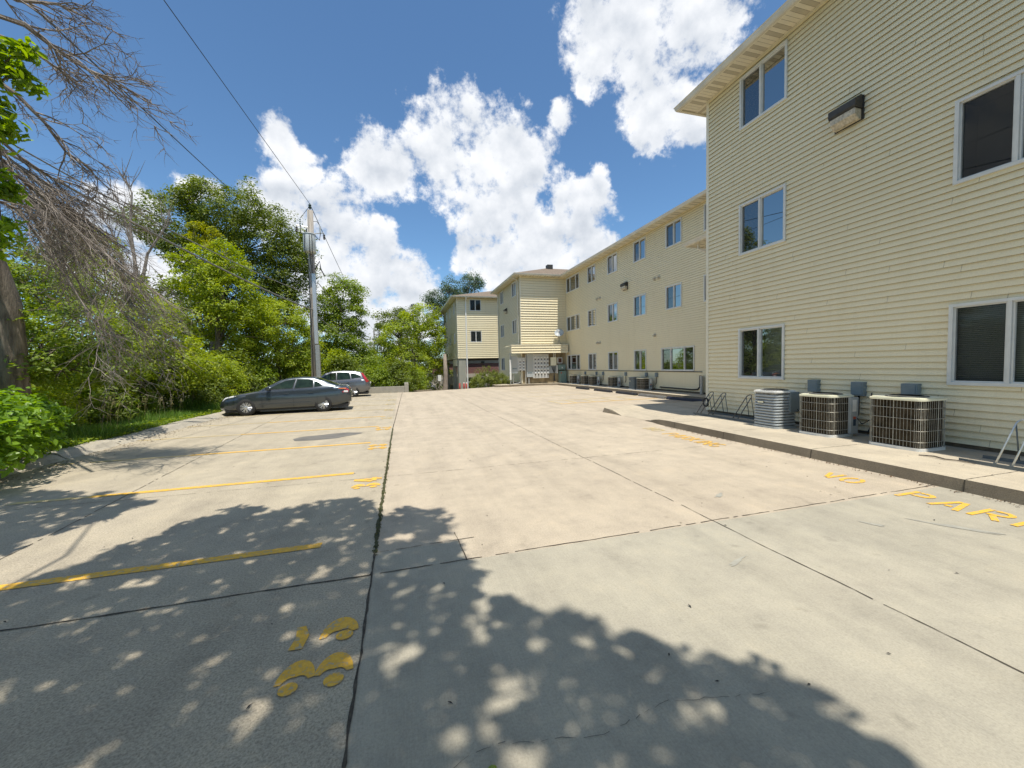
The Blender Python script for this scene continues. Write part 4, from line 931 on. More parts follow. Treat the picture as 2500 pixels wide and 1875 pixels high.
# ------------------------------------------------------------ electricity meters and boxes under the canopy
def meter_bank(name, label, x0, x1, y, z0, z1, px0, cols, rows, mz0, mz1, mx0, mx1, group=None, tags=True):
    t = thing(name, label, 'meter cabinet', ((x0+x1)/2, y, z0), 0, 'electricity meter banks'); cx, cy, cz = (x0+x1)/2, y, z0; xf = Matrix.Translation((-cx, -cy, -cz))
    MB().box((x0, y-.22, z0+.1 if px0 else z0), (px0-.006, y, z1)).build('main_cabinet', M_lgrey, t, bevel=.006, xf=xf)
    MB().box((px0, y-.18, z0 if cols > 3 else z0+.25), (x1, y, z1-.12 if cols < 3 else z1-.02)).build('meter_panel', mat('panel grey', (.56, .56, .53), .45, var=.06, scale=4), t, bevel=.005, xf=xf)
    MB().box((x0+.06, y-.232, z0+.55), (px0-.08, y-.221, z1-.25)).build('door', mat('door grey', (.44, .45, .42), .5), t, bevel=.004, xf=xf)
    MB().box((x0+.08, y-.24, z0+.42), (px0-.1, y-.221, z0+.5)).build('nameplate', M_grey, t, xf=xf)
    for i in range(cols):
        for j in range(rows):
            mx = mx0+(mx1-mx0)*i/(cols-1); mz = mz0+(mz1-mz0)*j/(rows-1)
            g = MB().lathe((mx, y-.18, mz), [(.076, 0), (.076, -.03), (.068, -.10), (.045, -.115)], 16, 'y'); mo = g.build('meter', mat('meter glass', (.80, .80, .76), .2, spec=.8), t, xf=xf, fix=True)
            MB().box((mx-.025, y-.3005, mz-.015), (mx+.03, y-.2955, mz+.012)).build('dial', M_grey, mo, xf=xf)
            if j < rows-0: MB().box((mx-.045, y-.195, mz-.185), (mx+.045, y-.181, mz-.085)).build('breaker', M_dark if cols < 3 else mat('breaker', (.10, .10, .10), .6), t, xf=xf)
AY = 30.28
meter_bank('meter_cabinet', 'smaller grey meter cabinet with eight round meters under the canopy', 8.40, 9.56, AY, .93, 2.38, 8.93, 2, 4, 2.03, 1.33, 9.14, 9.44)
meter_bank('meter_cabinet', 'larger grey meter cabinet with five columns of round meters under the canopy', 9.68, 11.57, AY, .58, 2.55, 10.22, 5, 5, 2.24, 1.0, 10.42, 11.49)
def one(name, label, cat, parts, loc):
    t = thing(name, label, cat, loc)
    for nm, mb, mm in parts: mb.build(nm, mm, t, xf=Matrix.Translation(-Vector(loc)), bevel=.005)
    return t
one('junction_box', 'cream electrical box with two pipes above it, right of the big meter cabinet', 'electrical box', [('box', MB().box((11.76, AY-.2, 1.57), (12.24, AY, 2.25)), M_cream), ('door', MB().box((11.78, AY-.215, 1.60), (12.08, AY-.201, 2.22)), M_cream),
   ('pipe', MB().tube([(12.05, AY-.1, 2.25), (12.05, AY-.1, 2.6)], .03, 8), M_white), ('pipe', MB().tube([(12.18, AY-.1, 2.25), (12.18, AY-.1, 2.6)], .03, 8), M_white)], (12.0, AY, 1.57))
one('cable_box', 'open tangle of black wires below the cream box', 'electrical box', [('back_plate', MB().box((11.66, AY-.05, .95), (12.35, AY, 1.55)), M_lgrey)]+[('wire', MB().tube([(11.85+.09*i, AY-.1-.02*(i % 3), 1.5), (11.9+.05*i, AY-.2, 1.25-.04*i), (12.05, AY-.14, .95+.05*(i % 2)), (12.0+.04*i, AY-.12, .3)], .018, 5), M_dark) for i in range(5)]+[('cover', MB().box((12.30, AY-.12, .92), (12.38, AY-.04, 1.6)), M_white), ('cover', MB().box((11.60, AY-.1, .9), (11.70, AY-.02, 1.5)), M_lgrey)], (12.0, AY, .95))
one('telephone_box', 'green steel box on the wall in the inner corner above a taller cabinet', 'electrical box', [('box', MB().box((12.42, AY-.3, 1.22), (13.0, AY, 1.64)), M_green), ('latch', MB().box((12.66, AY-.31, 1.33), (12.74, AY-.301, 1.45)), M_white)], (12.7, AY, 1.22))
one('utility_cabinet', 'tall green floor standing cabinet in the inner corner with a red sticker', 'utility cabinet', [('cabinet', MB().box((12.48, AY-.42, .15), (13.02, AY, 1.12)), M_green), ('red_sticker', MB().box((12.53, AY-.425, .9), (12.62, AY-.4205, 1.02)), MATS['red'])], (12.75, AY, .15))
one('window_box', 'small white framed vent in the wall under the canopy at the right', 'vent', [('frame', MB().box((12.38, AY-.12, 1.74), (12.80, AY, 2.22)), M_white), ('opening', MB().box((12.44, AY-.128, 1.8), (12.74, AY-.121, 2.16)), mat('rust brown', (.10, .04, .025), .8))], (12.6, AY, 1.74))
one('pipe_cover', 'tall white post cover at the left end of the meter canopy', 'pipe', [('cover', MB().box((8.20, AY-.45, .52), (8.32, AY-.33, 2.1)), M_white), ('post', MB().tube([(8.27, AY-.4, .1), (8.27, AY-.4, 2.62)], .045, 8), M_steel)], (8.27, AY-.4, .15))
pp = [('pipe', MB().tube([(8.56, AY-.1, .15), (8.56, AY-.1, .95)], .055, 8), M_steel), ('pipe', MB().tube([(9.88, AY-.1, .15), (9.88, AY-.1, .6)], .08, 8), M_steel), ('pipe', MB().tube([(9.60, AY-.15, .15), (9.60, AY-.15, 2.5)], .02, 6), M_white), ('pipe', MB().tube([(8.6, AY-.12, .2), (9.0, AY-.12, .22), (9.15, AY-.12, .3), (9.15, AY-.12, .95)], .03, 8), M_steel)]
one('service_pipes', 'bare steel pipes rising from the ground into the two meter cabinets', 'pipe', pp, (9.2, AY, .15))
def dish(label, loc):
    t = thing('satellite_dish', label, 'satellite dish', loc); mb = MB(); n, k = 28, 6; vs = []
    nrm = Vector((-.42, -.78, .46)).normalized(); a = nrm.cross(Vector((0, 0, 1))).normalized(); b = a.cross(nrm); c = Vector((0, -.05, .92))
    for j in range(k+1):
        r = .34*j/k
        for i in range(n):
            an = 2*math.pi*i/n; p = c+a*(r*1.1*math.cos(an))+b*(r*math.sin(an))+nrm*(.10*(r/.34)**2); vs.append(tuple(p))
    mb.add(vs, [(j*n+i, j*n+(i+1) % n, (j+1)*n+(i+1) % n, (j+1)*n+i) for j in range(k) for i in range(n)])
    d = mb.build('dish', M_lgrey, t, smooth=True); sm = d.modifiers.new('s', 'SOLIDIFY'); sm.thickness = .012
    MB().tube([tuple(c-b*.33), tuple(c+nrm*.42-b*.08)], .014, 6).build('arm', M_steel, t); MB().box((-.07, -.05, -.03), (.07, .05, .04)).build('receiver', M_white, t, xf=Matrix.Translation(c+nrm*.43-b*.05), bevel=.01)
    MB().tube([(0, 0, 0), (0, 0, .5), tuple(c-nrm*.02)], .026, 8).build('mast', M_steel, t)
    MB().tube([(-.2, -.1, 0), (0, 0, .45)], .012, 5).build('stay', M_steel, t); MB().tube([(.2, .1, 0), (0, 0, .45)], .012, 5).build('stay', M_steel, t)
dish('grey satellite dish on a mast on the meter canopy roof', (12.45, 29.95, 3.26))
# bollards and bits by the far block
M_red = mat('red paint', (.36, .05, .035), .6, var=.2, scale=8)
for (x, y), lab in (((5.72, 40.4), 'red bollard left of the open carport pier'), ((6.30, 41.3), 'red bollard inside the carport opening with pale top'), ((6.50, 40.9), 'red bollard before the grey boarded pier, beside the downspout')):
    t = thing('bollard', lab, 'bollard', (x, y, -1.1), 0, 'red bollards round the far carport'); MB().tube([(0, 0, 0), (0, 0, 1.0)], .085, 12).build('post', M_red, t, smooth=True); MB().lathe((0, 0, 1.0), [(.085, 0), (.06, .04), (.02, .06)], 12).build('cap', M_white if 'pale' in lab or 'grey' in lab else M_red, t)
one('bin_enclosure', 'small grey concrete box beside the round shrub', 'wall', [('wall', MB().box((7.05, 36, -1.2), (7.7, 37, .02)), rubg), ('ledge', MB().box((6.9, 35.8, -1.2), (7.04, 37.2, -.1)), M_white)], (7.3, 36.5, -1.2))
# ------------------------------------------------------------ vehicles
M_tyre = mat('tyre rubber', (.022, .022, .022), .85, var=.3, scale=12); M_rim = mat('alloy', (.62, .63, .64), .28, .75)
def carpaint(n, c, rough=.28, metal=.55): return mat(n, c, rough, metal, coat=1.0, spec=.6)
M_cglass = glassmat('car glass', (.5, .6, .5), .03)
M_int = mat('car interior', (.05, .065, .05), .8, var=.6, scale=4); M_lampr = mat('tail lamp red', (.40, .015, .02), .12, coat=1); M_lampw = mat('lamp clear', (.75, .74, .72), .1, spec=.9, coat=1); M_lampo = mat('lamp amber', (.65, .18, .05), .12, coat=1)
def interp(tab, x):
    if x <= tab[0][0]: return tab[0][1]
    for a, b in zip(tab[:-1], tab[1:]):
        if x <= b[0]: t = (x-a[0])/(b[0]-a[0]); t = t*t*(3-2*t)*.5+t*.5; return a[1]+(b[1]-a[1])*t
    return tab[-1][1]
def car(label, cat, P, paint, loc, rz, sc_=(1, 1, 1), group='vehicles parked at the left kerb'):
    """x runs from the nose (0) to the tail (L); y is the half width axis; z up"""
    t = thing(P.get('name', 'parked_car'), label, cat, loc, rz, group); t.scale = sc_
    L_, Wd = P['L'], P['W']/2; n = 64; rings = []
    wx = P['wheels']; wr = P['wr']
    def sect(x):
        zt = interp(P['top'], x); zb = interp(P['bot'], x); w = Wd*interp(P['plan'], x); sh = zt-.05; mid = zb+(sh-zb)*.55
        hl = [(0, zb), (w*.80, zb), (w*.93, zb+.05), (w*.985, zb+.16), (w, mid), (w*.985, sh-.10), (w*.955, sh), (w*.88, zt+.0), (w*.62, zt+.018), (0, zt+.03)]
        return [(x, y, z) for y, z in hl]+[(x, -y, z) for y, z in hl[-2:0:-1]]
    xs = [L_*(.5-.5*math.cos(math.pi*(i/n)))*.35+L_*(i/n)*.65 for i in range(n+1)]
    mb = MB(); m_ = len(sect(0))
    for x in xs: mb.v += sect(x)
    for i in range(n): mb.f += [(i*m_+j, i*m_+(j+1) % m_, (i+1)*m_+(j+1) % m_, (i+1)*m_+j) for j in range(m_)]
    mb.f += [tuple(range(m_)), tuple(n*m_+j for j in range(m_-1, -1, -1))]; mb.mi = [0]*len(mb.f)
    body = mb.build('body', paint, t, smooth=True, fix=True)
    body.data.materials.append(M_dark)
    for x in wx:                                       # wheel arches cut into the body
        c = MB().lathe((x, 0, wr), [(wr+.072, -Wd-.2), (wr+.072, -Wd+.26)], 40, 'y'); c.lathe((x, 0, wr), [(wr+.072, Wd-.26), (wr+.072, Wd+.2)], 40, 'y')
        co = c.build('cut', M_dark, fix=True); md = body.modifiers.new('b', 'BOOLEAN'); md.object = co; md.operation = 'DIFFERENCE'; md.solver = 'EXACT'
        dg = bpy.context.evaluated_depsgraph_get(); me = bpy.data.meshes.new_from_object(body.evaluated_get(dg)); body.modifiers.clear(); body.data = me; bpy.data.objects.remove(co)
    for p in body.data.polygons: p.use_smooth = True
    if hasattr(body.data, 'set_sharp_from_angle'): body.data.set_sharp_from_angle(angle=R(38))
    # greenhouse
    gl = P['cab']; x0, x1 = gl[0][0], gl[-1][0]; k = 40; mb = MB(); wb, wt = Wd*.90, Wd*.66
    def ysd(x, z): zb_ = interp(P['top'], x)-.02; zr = P['roof']; f = max(0, min(1, (z-zb_)/(zr-zb_))); return (wb+(wt-wb)*f)*interp(P['plan'], x)
    for i in range(k+1):
        x = x0+(x1-x0)*i/k; zc = max(interp(gl, x), interp(P['top'], x)); zb_ = interp(P['top'], x)-.02
        ys = ysd(x, zc); hl = [(ysd(x, zb_), zb_), (ys*1.0, zc-.03), (ys*.94, zc), (ys*.5, zc+.025), (0, zc+.032)]
        mb.v += [(x, y, z) for y, z in hl]+[(x, -y, z) for y, z in hl[-2::-1]]
    m_ = 9
    for i in range(k): mb.f += [(i*m_+j, i*m_+j+1, (i+1)*m_+j+1, (i+1)*m_+j) for j in range(m_-1)]
    mb.mi = [0]*len(mb.f); rf = mb.build('roof', paint, t, smooth=True, fix=True)
    rf.data.set_sharp_from_angle(angle=R(35))
    def off(x, z, s, e): return (x, s*(ysd(x, z)+e), z)
    for s in (1, -1):                                  # side glass: one pane per door, black surround
        for nm, pts in P['glass']:
            ctr = (sum(p[0] for p in pts)/len(pts), sum(p[1] for p in pts)/len(pts))
            big = [(ctr[0]+(x-ctr[0])*1.06, ctr[1]+(z-ctr[1])*1.12) for x, z in pts]
            a = MB().poly([off(x, z, s, .006) for x, z in big]).build('window_seal', M_dark, t)
            MB().poly([off(x, z, s, .011) for x, z in pts]).build('side_window', P.get('tint', M_cglass), t)
            MB().poly([off(x, z, s, .009) for x, z in pts]).build('window_backing', M_int, a)
        for dx in P['seams']:
            zt = interp(P['top'], dx); g = MB(); w = Wd*interp(P['plan'], dx)
            g.add([(dx-.006, s*(w*.99+.004), .28), (dx+.006, s*(w*.99+.004), .28), (dx+.006, s*(w+.004), .6), (dx-.006, s*(w+.004), .6), (dx+.006, s*(w*.96+.004), zt-.06), (dx-.006, s*(w*.96+.004), zt-.06)], [(0, 1, 2, 3), (3, 2, 4, 5)])
            g.build('door_seam', M_dark, t)
        for hx in P['handles']:
            zt = interp(P['top'], hx); MB().box((hx-.09, s*(Wd*.985-.01), zt-.17), (hx+.09, s*(Wd*.985+.035), zt-.135)).build('door_handle', paint, t, bevel=.008)
        MB().box((P['mirror']-.06, s*(Wd*.90), interp(P['top'], P['mirror'])+.02), (P['mirror']+.09, s*(Wd+.16), interp(P['top'], P['mirror'])+.15)).build('mirror', paint, t, bevel=.03)
        MB().box((wx[0]+wr+.12, s*(Wd*.995), .42), (wx[1]-wr-.12, s*(Wd*.995+.016), .455)).build('side_moulding', paint, t, bevel=.004)
        for nm, pts, mm in P['lamps']:
            q = []
            for x, z, e in pts: w = Wd*interp(P['plan'], max(0, min(L_, x))); q.append((x, s*(w*.955+e), z))
            q2 = [(x, y*.62, z) for x, y, z in q]; k2 = len(q)
            MB().add(q+q2, [tuple(range(k2)), tuple(range(2*k2-1, k2-1, -1))]+[(i, k2+i, k2+(i+1) % k2, (i+1) % k2) for i in range(k2)]).build(nm, mm, t, fix=True, bevel=.008)
    for nm, (xa, za), (xb, zb) in P['screens']:        # windscreen and rear window
        ya, yb = ysd(xa, za)*.90, ysd(xb, zb)*.88; dz = .012; d = Vector((xb-xa, 0, zb-za)).normalized(); nn = Vector((-d.z, 0, d.x)); nn = nn if nn.z > 0 else -nn
        pts = []
        for i in range(7): f = -1+i/3; pts.append(tuple(Vector((xa, ya*f, za+.02*(1-f*f)))+nn*dz))
        pts2 = []
        for i in range(7): f = -1+i/3; pts2.append(tuple(Vector((xb, yb*f, zb+.03*(1-f*f)))+nn*dz))
        MB().add(pts+pts2, [(i, i+1, 7+i+1, 7+i) for i in range(6)]).build(nm, mat('screen glass', (.03, .04, .045), .06, spec=1.0, coat=1), t, smooth=True)
    for x in wx:
        for s in (1, -1):
            yo = s*(Wd-.115); mb = MB(); prof = [(wr*.62, -.10), (wr*.93, -.105), (wr, -.075), (wr, .075), (wr*.93, .105), (wr*.62, .10), (wr*.60, .04), (wr*.60, -.10)]
            w_ = mb.lathe((x, yo, wr), prof+prof[:1], 36, 'y', cap=False).build('wheel', M_tyre, t, smooth=True, fix=True)
            q = MB(); yf = yo+s*.085
            q.lathe((x, yf, wr), [(wr*.63, 0), (wr*.66, s*.012), (wr*.60, s*.012), (wr*.58, -s*.03)], 36, 'y', cap=False)
            for a in range(P['spokes']):
                an = 2*math.pi*a/P['spokes']
                for da in (-.13, .13):
                    c1, s1 = math.cos(an+da), math.sin(an+da); c0, s0 = math.cos(an+da*.8), math.sin(an+da*.8)
                    q.tube([(x+wr*.12*c0, yf-s*.004, wr+wr*.12*s0), (x+wr*.61*c1, yf+s*.004, wr+wr*.61*s1)], [.016, .014], 5)
            q.lathe((x, yf, wr), [(wr*.17, -s*.02), (wr*.17, s*.012), (wr*.10, s*.02)], 16, 'y'); q.build('rim', M_rim, w_, fix=True)
            MB().lathe((x, yf-s*.05, wr), [(wr*.60, 0), (wr*.60, s*.004)], 24, 'y').build('brake', M_dark, w_, fix=True)
    MB().box((L_*.03+.05, -Wd*.82, .16), (L_*.97, Wd*.82, .30)).build('underbody', M_dark, t)
    pl = MB().box((L_-P.get('plate', .03), -.16, P.get('pz', .75)), (L_-P.get('plate', .03)+.045, .16, P.get('pz', .75)+.12)).build('licence_plate', M_white, t)
    return t
sedan = dict(L=4.82, W=1.80, wr=.335, wheels=(.94, 3.72), roof=1.47, plan=[(0, .70), (.18, .86), (.7, .97), (1.5, 1), (3.6, 1), (4.3, .96), (4.7, .88), (4.82, .80)],
  top=[(0, .52), (.05, .62), (.3, .76), (.8, .87), (1.35, .95), (1.9, .975), (3.3, 1.0), (3.9, 1.04), (4.35, 1.06), (4.62, 1.04), (4.74, .98), (4.82, .74)],
  bot=[(0, .26), (.15, .21), (.6, .20), (4.2, .21), (4.6, .30), (4.82, .38)],
  cab=[(1.30, .93), (1.75, 1.17), (2.15, 1.37), (2.45, 1.44), (2.9, 1.47), (3.3, 1.45), (3.7, 1.33), (4.1, 1.16), (4.38, 1.06)],
  glass=[('f', [(1.72, 1.02), (2.02, 1.20), (2.32, 1.34), (2.62, 1.385), (2.68, 1.385), (2.58, 1.03)]), ('r', [(2.66, 1.03), (2.76, 1.387), (3.15, 1.375), (3.34, 1.335), (3.34, 1.06)]), ('q', [(3.40, 1.065), (3.40, 1.315), (3.56, 1.24), (3.70, 1.10)])],
  seams=(1.50, 2.62, 3.50), handles=(2.36, 3.26), mirror=1.72, spokes=9,
  lamps=[('headlight', [(.10, .60, .02), (.42, .70, .01), (.62, .80, .0), (.48, .81, -.05), (.2, .74, -.04)], M_lampw), ('tail_light', [(4.16, .92, .015), (4.42, .80, .03), (4.70, .76, .05), (4.74, .90, .04), (4.60, .985, .0), (4.25, .99, -.0)], M_lampr), ('tail_light', [(4.30, .945, .024), (4.62, .93, .052), (4.64, .975, .03), (4.38, .98, .02)], M_lampo), ('tail_light', [(4.52, .79, .045), (4.70, .785, .058), (4.70, .86, .055), (4.54, .87, .045)], M_lampw)],
  screens=[('windscreen', (1.38, .985), (2.22, 1.40)), ('rear_window', (3.52, 1.40), (4.28, 1.095))], plate=.06, pz=.74)
car('dark grey four door saloon parked nose to the kerb, nearest the camera', 'car', sedan, carpaint('charcoal paint', (.055, .066, .075)), (-6.50, 17.35, 0), R(4), (.93, .95, .93))
suv = dict(L=4.52, W=1.82, wr=.345, wheels=(.90, 3.52), roof=1.66, plan=[(0, .72), (.2, .88), (.7, .97), (1.5, 1), (3.6, 1), (4.2, .95), (4.52, .86)], name='parked_car',
  top=[(0, .60), (.06, .74), (.35, .90), (.9, 1.0), (1.3, 1.04), (1.9, 1.06), (3.3, 1.10), (4.1, 1.12), (4.40, 1.08), (4.52, .84)], bot=[(0, .30), (.15, .25), (.6, .24), (4.1, .26), (4.35, .34), (4.52, .42)],
  cab=[(1.12, 1.0), (1.55, 1.30), (1.95, 1.55), (2.3, 1.64), (2.9, 1.67), (3.5, 1.64), (3.95, 1.56), (4.15, 1.42), (4.38, 1.10)],
  glass=[('f', [(1.55, 1.12), (1.95, 1.42), (2.2, 1.52), (2.52, 1.55), (2.52, 1.13)]), ('r', [(2.60, 1.13), (2.60, 1.555), (3.1, 1.55), (3.30, 1.52), (3.36, 1.16)]), ('q', [(3.44, 1.17), (3.38, 1.50), (3.66, 1.46), (3.92, 1.33), (3.98, 1.24)])],
  seams=(1.42, 2.56, 3.34), handles=(2.36, 3.22), mirror=1.52, spokes=6,
  lamps=[('headlight', [(.08, .70, .02), (.42, .82, .01), (.60, .92, 0), (.42, .93, -.05), (.16, .86, -.04)], M_lampw), ('tail_light', [(3.98, 1.54, -.20), (4.10, 1.50, -.20), (4.34, 1.16, .02), (4.46, .98, .02), (4.30, .90, .04), (4.20, 1.10, .03)], M_lampr)],
  screens=[('windscreen', (1.20, 1.06), (2.02, 1.58)), ('rear_window', (4.02, 1.53), (4.36, 1.16))], tint=M_cglass, plate=.02, pz=.80)
car('silver grey tall hatchback with upright red tail lamps parked beyond the utility pole', 'car', suv, carpaint('silver paint', (.16, .165, .175), .3, .6), (-6.05, 25.35, 0), R(2), (.93, .95, .93))

car('black car standing in the open carport behind the downspout', 'car', dict(suv), carpaint('black paint', (.008, .009, .012)), (7.55, 53.2, -1.95), R(-82), (1, 1, 1), 'vehicles parked beyond the buildings')
car('small silver car far down the lane under the trees', 'car', dict(suv), carpaint('pale silver paint', (.42, .42, .40), .3, .4), (4.0, 59.0, -1.95), R(92), (1, 1, 1), 'vehicles parked beyond the buildings')
# ------------------------------------------------------------ utility pole and wires
PX, PY = -4.22, 22.0
def pole():
    ptop = at(757, 514, PY); t = thing('utility_pole', 'weathered wooden utility pole with transformer, rising behind the dark saloon', 'utility pole', (PX, PY, 0))
    xt = ptop.x-PX; zt = ptop.z
    MB().tube([(-.05, 0, -.2), (xt*.5-.02, 0, zt*.5), (xt, 0, zt)], [.17, .155, .135], 14).build('pole', M_pole, t, smooth=True)
    f = lambda z: xt*z/zt
    MB().box((f(2)+.06, -.24, .1), (f(2)+.25, -.02, 2.9)).build('cable_guard', M_steel, t, bevel=.01)
    MB().box((f(4)+.03, -.235, 2.95), (f(4)+.19, -.05, 6.45)).build('cable_guard', mat('bright guard', (.55, .56, .56), .35, .5), t, bevel=.01)
    MB().tube([(f(4)-.10, -.19, 0), (f(4)-.10, -.2, 6.4)], .018, 6).build('ground_wire', M_dark, t)
    z0, z1 = 7.42, 8.28; cx = f(8)+.0; cy = -.42
    tr = MB().lathe((cx, cy, 0), [(.02, z0), (.26, z0+.01), (.28, z0+.04), (.28, z1-.05), (.265, z1), (.02, z1)], 24).build('transformer', mat('transformer paint', (.55, .57, .54), .4, .1, var=.12, scale=4), t, smooth=True)
    MB().lathe((cx, cy, z1-.01), [(.29, 0), (.30, .02), (.29, .05), (.1, .10), (.02, .11)], 24).build('transformer_lid', M_lgrey, tr)
    for dx in (-.16, .06, .17): MB().tube([(cx+dx, cy-.27, z1-.06), (cx+dx*1.05, cy-.30, z0+.05), (cx+dx*.6, cy-.12, z0-.4), (cx+dx*.4, cy+.2, z0-.95)], .016, 6).build('lead', M_dark, tr)
    MB().tube([(cx-.1, cy-.05, z1+.08), (cx-.1, cy-.05, z1+.28)], .03, 8).build('bushing', M_brz, tr)
    # side arms with fuse cutouts and lightning arresters
    for s, zz in ((-1, zt-.85), (1, zt-1.15)):
        a = MB().tube([(f(zz), 0, zz), (f(zz)+s*.62, -.1, zz+.05)], .022, 6).build('bracket', M_steel, t)
        MB().lathe((f(zz)+s*.45, -.08, zz+.02), [(.022, 0), (.05, .05), (.03, .09), (.05, .14), (.03, .19), (.05, .24), (.03, .29), (.045, .34), (.02, .38)], 10).build('fuse_cutout', M_lgrey, t)
        MB().lathe((f(zz)+s*.62, -.1, zz-.28), [(.02, 0), (.055, .03), (.04, .08), (.055, .13), (.04, .18), (.055, .23), (.02, .27)], 10).build('arrester', M_brz, t)
        lp = [(f(zz)+s*.45, -.08, zz+.4), (f(zz)+s*.30, -.05, zz+.62), (f(zz)+s*.0, 0, zt+.22 if s < 0 else zz+.6)]
        MB().tube(lp, .012, 5).build('lead', M_dark, t)
        MB().tube([(f(zz)+s*.45, -.08, zz), (f(zz)+s*.42, -.2, zz-.35), (f(zz)+s*.22, cy, z1+.02)], .018, 5).build('lead', M_dark, t)
    MB().lathe((xt, 0, zt), [(.025, 0), (.025, .08), (.06, .1), (.085, .16), (.05, .2), (.075, .26), (.04, .32), (.02, .34)], 12).build('insulator', mat('green insulator', (.03, .06, .06), .2), t)
    MB().tube([(f(6.6)+.15, -.1, 6.7), (f(6.6)+.38, -.1, 7.1), (f(6.6)+.42, -.1, 6.7), (f(6.6)+.6, -.1, 6.35)], .03, 6).build('loose_cable', M_dark, t)
    return t, ptop
pole_t, ptop = pole()
def sag(a, b, s, n=24):
    a, b = Vector(a), Vector(b); return [tuple(a.lerp(b, i/n)-Vector((0, 0, 4*s*(i/n)*(1-i/n)))) for i in range(n+1)]
def wire(name, pts, r, label, m=None): return tag(MB().tube(pts, r, 6, cap=False).build(name, m or M_dark, smooth=True), label, 'overhead wire', 'overhead wires')
M_wire = mat('weathered cable', (.16, .16, .15), .6)
def endpoint(x, y, z):
    d = ray(x, y); t = (z-EYE)/d.z; return Vector((d.x*t, d.y*t, z))
top = Vector((ptop.x, PY, ptop.z+.33))
e1 = endpoint(400, 0, 10.3); wire('overhead_wire', sag(top, top+(e1-top)*1.6, .0), .011, 'single wire from the pole top up over the left part of the sky')
farp = at(913, 806, 88)
wire('overhead_wire', sag(top, farp, .9), .016, 'wire running from the pole top away to the distant pole')
a = at(590, 490, 36); b = endpoint(262, 185, 11.0); wire('overhead_wire', sag(a, a+(b-a)*1.7, .0), .022, 'dark wire crossing the upper left sky and ending behind the big tree')
a = Vector((PX+.0, PY-.1, 4.55)); a = at(765, 757, PY-.1); b = at(90, 400, 10.5); wire('overhead_wire', sag(a, a+(b-a)*1.15, .25), .026, 'thick pale cable sloping from mid pole up leftwards past the dead tree', M_wire)
a2 = at(762, 720, PY-.1); b = at(0, 322, 10.2); wire('overhead_wire', sag(a2, a2+(b-a2)*1.1, .3), .016, 'thinner cable just above the thick one, left of the pole', M_wire)
wire('overhead_wire', sag(at(776, 772, PY), at(905, 870, 42), .15), .02, 'pale service cable dropping rightwards from mid pole into the trees', M_wire)
wire('overhead_wire', sag(at(776, 690, PY), at(913, 830, 88), .6), .02, 'middle cable leaving the pole below the transformer towards the distant pole', M_wire)
t = thing('utility_pole', 'distant utility pole with crossbar standing against the sky between the trees', 'utility pole', (farp.x, 88, -2)); MB().tube([(0, 0, 0), (0, 0, farp.z+2)], [.2, .14], 8).build('pole', M_pole, t)
MB().box((-.1, -.1, farp.z-1.0+2), (1.5, .1, farp.z-.85+2)).build('crossarm', M_pole, t); MB().lathe((.3, -.3, farp.z-.3), [(.02, 0), (.28, .02), (.28, .9), (.02, .95)], 10).build('transformer', M_lgrey, t)
# ------------------------------------------------------------ trees, shrubs, grass
rg = np.random.default_rng(11)
def leafmesh(P, Nn, size, ratio=.5, fold=.25, droop=0.0, six=False):
    """P leaf centres (n,3), Nn leaf normals (n,3): folded little blades"""
    n = len(P); Nn = Nn/np.linalg.norm(Nn, axis=1, keepdims=True)
    a = rg.normal(size=(n, 3)); a -= (a*Nn).sum(1, keepdims=True)*Nn; a /= np.linalg.norm(a, axis=1, keepdims=True); a[:, 2] -= droop
    b = np.cross(Nn, a); s = (size*rg.uniform(.7, 1.3, n))[:, None]
    tip, base = P+a*s*.5, P-a*s*.5; f = Nn*s*fold*ratio
    if not six:
        l, r = P+b*s*.5*ratio+f+a*s*.05, P-b*s*.5*ratio+f+a*s*.05
        V = np.stack([base, r, tip, l], 1).reshape(-1, 3); F = np.arange(n*4).reshape(n, 4); k = 4
        F = np.concatenate([F[:, [0, 1, 2]], F[:, [0, 2, 3]]], 0); k = 3
    else:
        l1, l2 = P-a*s*.18+b*s*.46*ratio+f, P+a*s*.18+b*s*.40*ratio+f*.9-Nn*s*.04; r1, r2 = P-a*s*.18-b*s*.46*ratio+f, P+a*s*.18-b*s*.40*ratio+f*.9-Nn*s*.04
        tip = tip-Nn*s*.12; V = np.stack([base, r1, r2, tip, l2, l1], 1).reshape(-1, 3); F0 = np.arange(n*6).reshape(n, 6)
        F = np.concatenate([F0[:, [0, 1, 2, 3]], F0[:, [0, 3, 4, 5]]], 0); k = 4
    return V, F, k
def np_mesh(name, V, F, k, m, parent=None):
    me = bpy.data.meshes.new(name); me.vertices.add(len(V)); me.vertices.foreach_set('co', V.astype(np.float32).ravel())
    me.loops.add(F.size); me.loops.foreach_set('vertex_index', F.astype(np.int32).ravel())
    me.polygons.add(len(F)); me.polygons.foreach_set('loop_start', np.arange(0, F.size, k, dtype=np.int32))
    try: me.polygons.foreach_set('loop_total', np.full(len(F), k, dtype=np.int32))
    except Exception: pass
    me.materials.append(m); me.update(calc_edges=True); me.validate()
    o = bpy.data.objects.new(name, me); col.objects.link(o)
    if parent: o.parent = parent
    return o
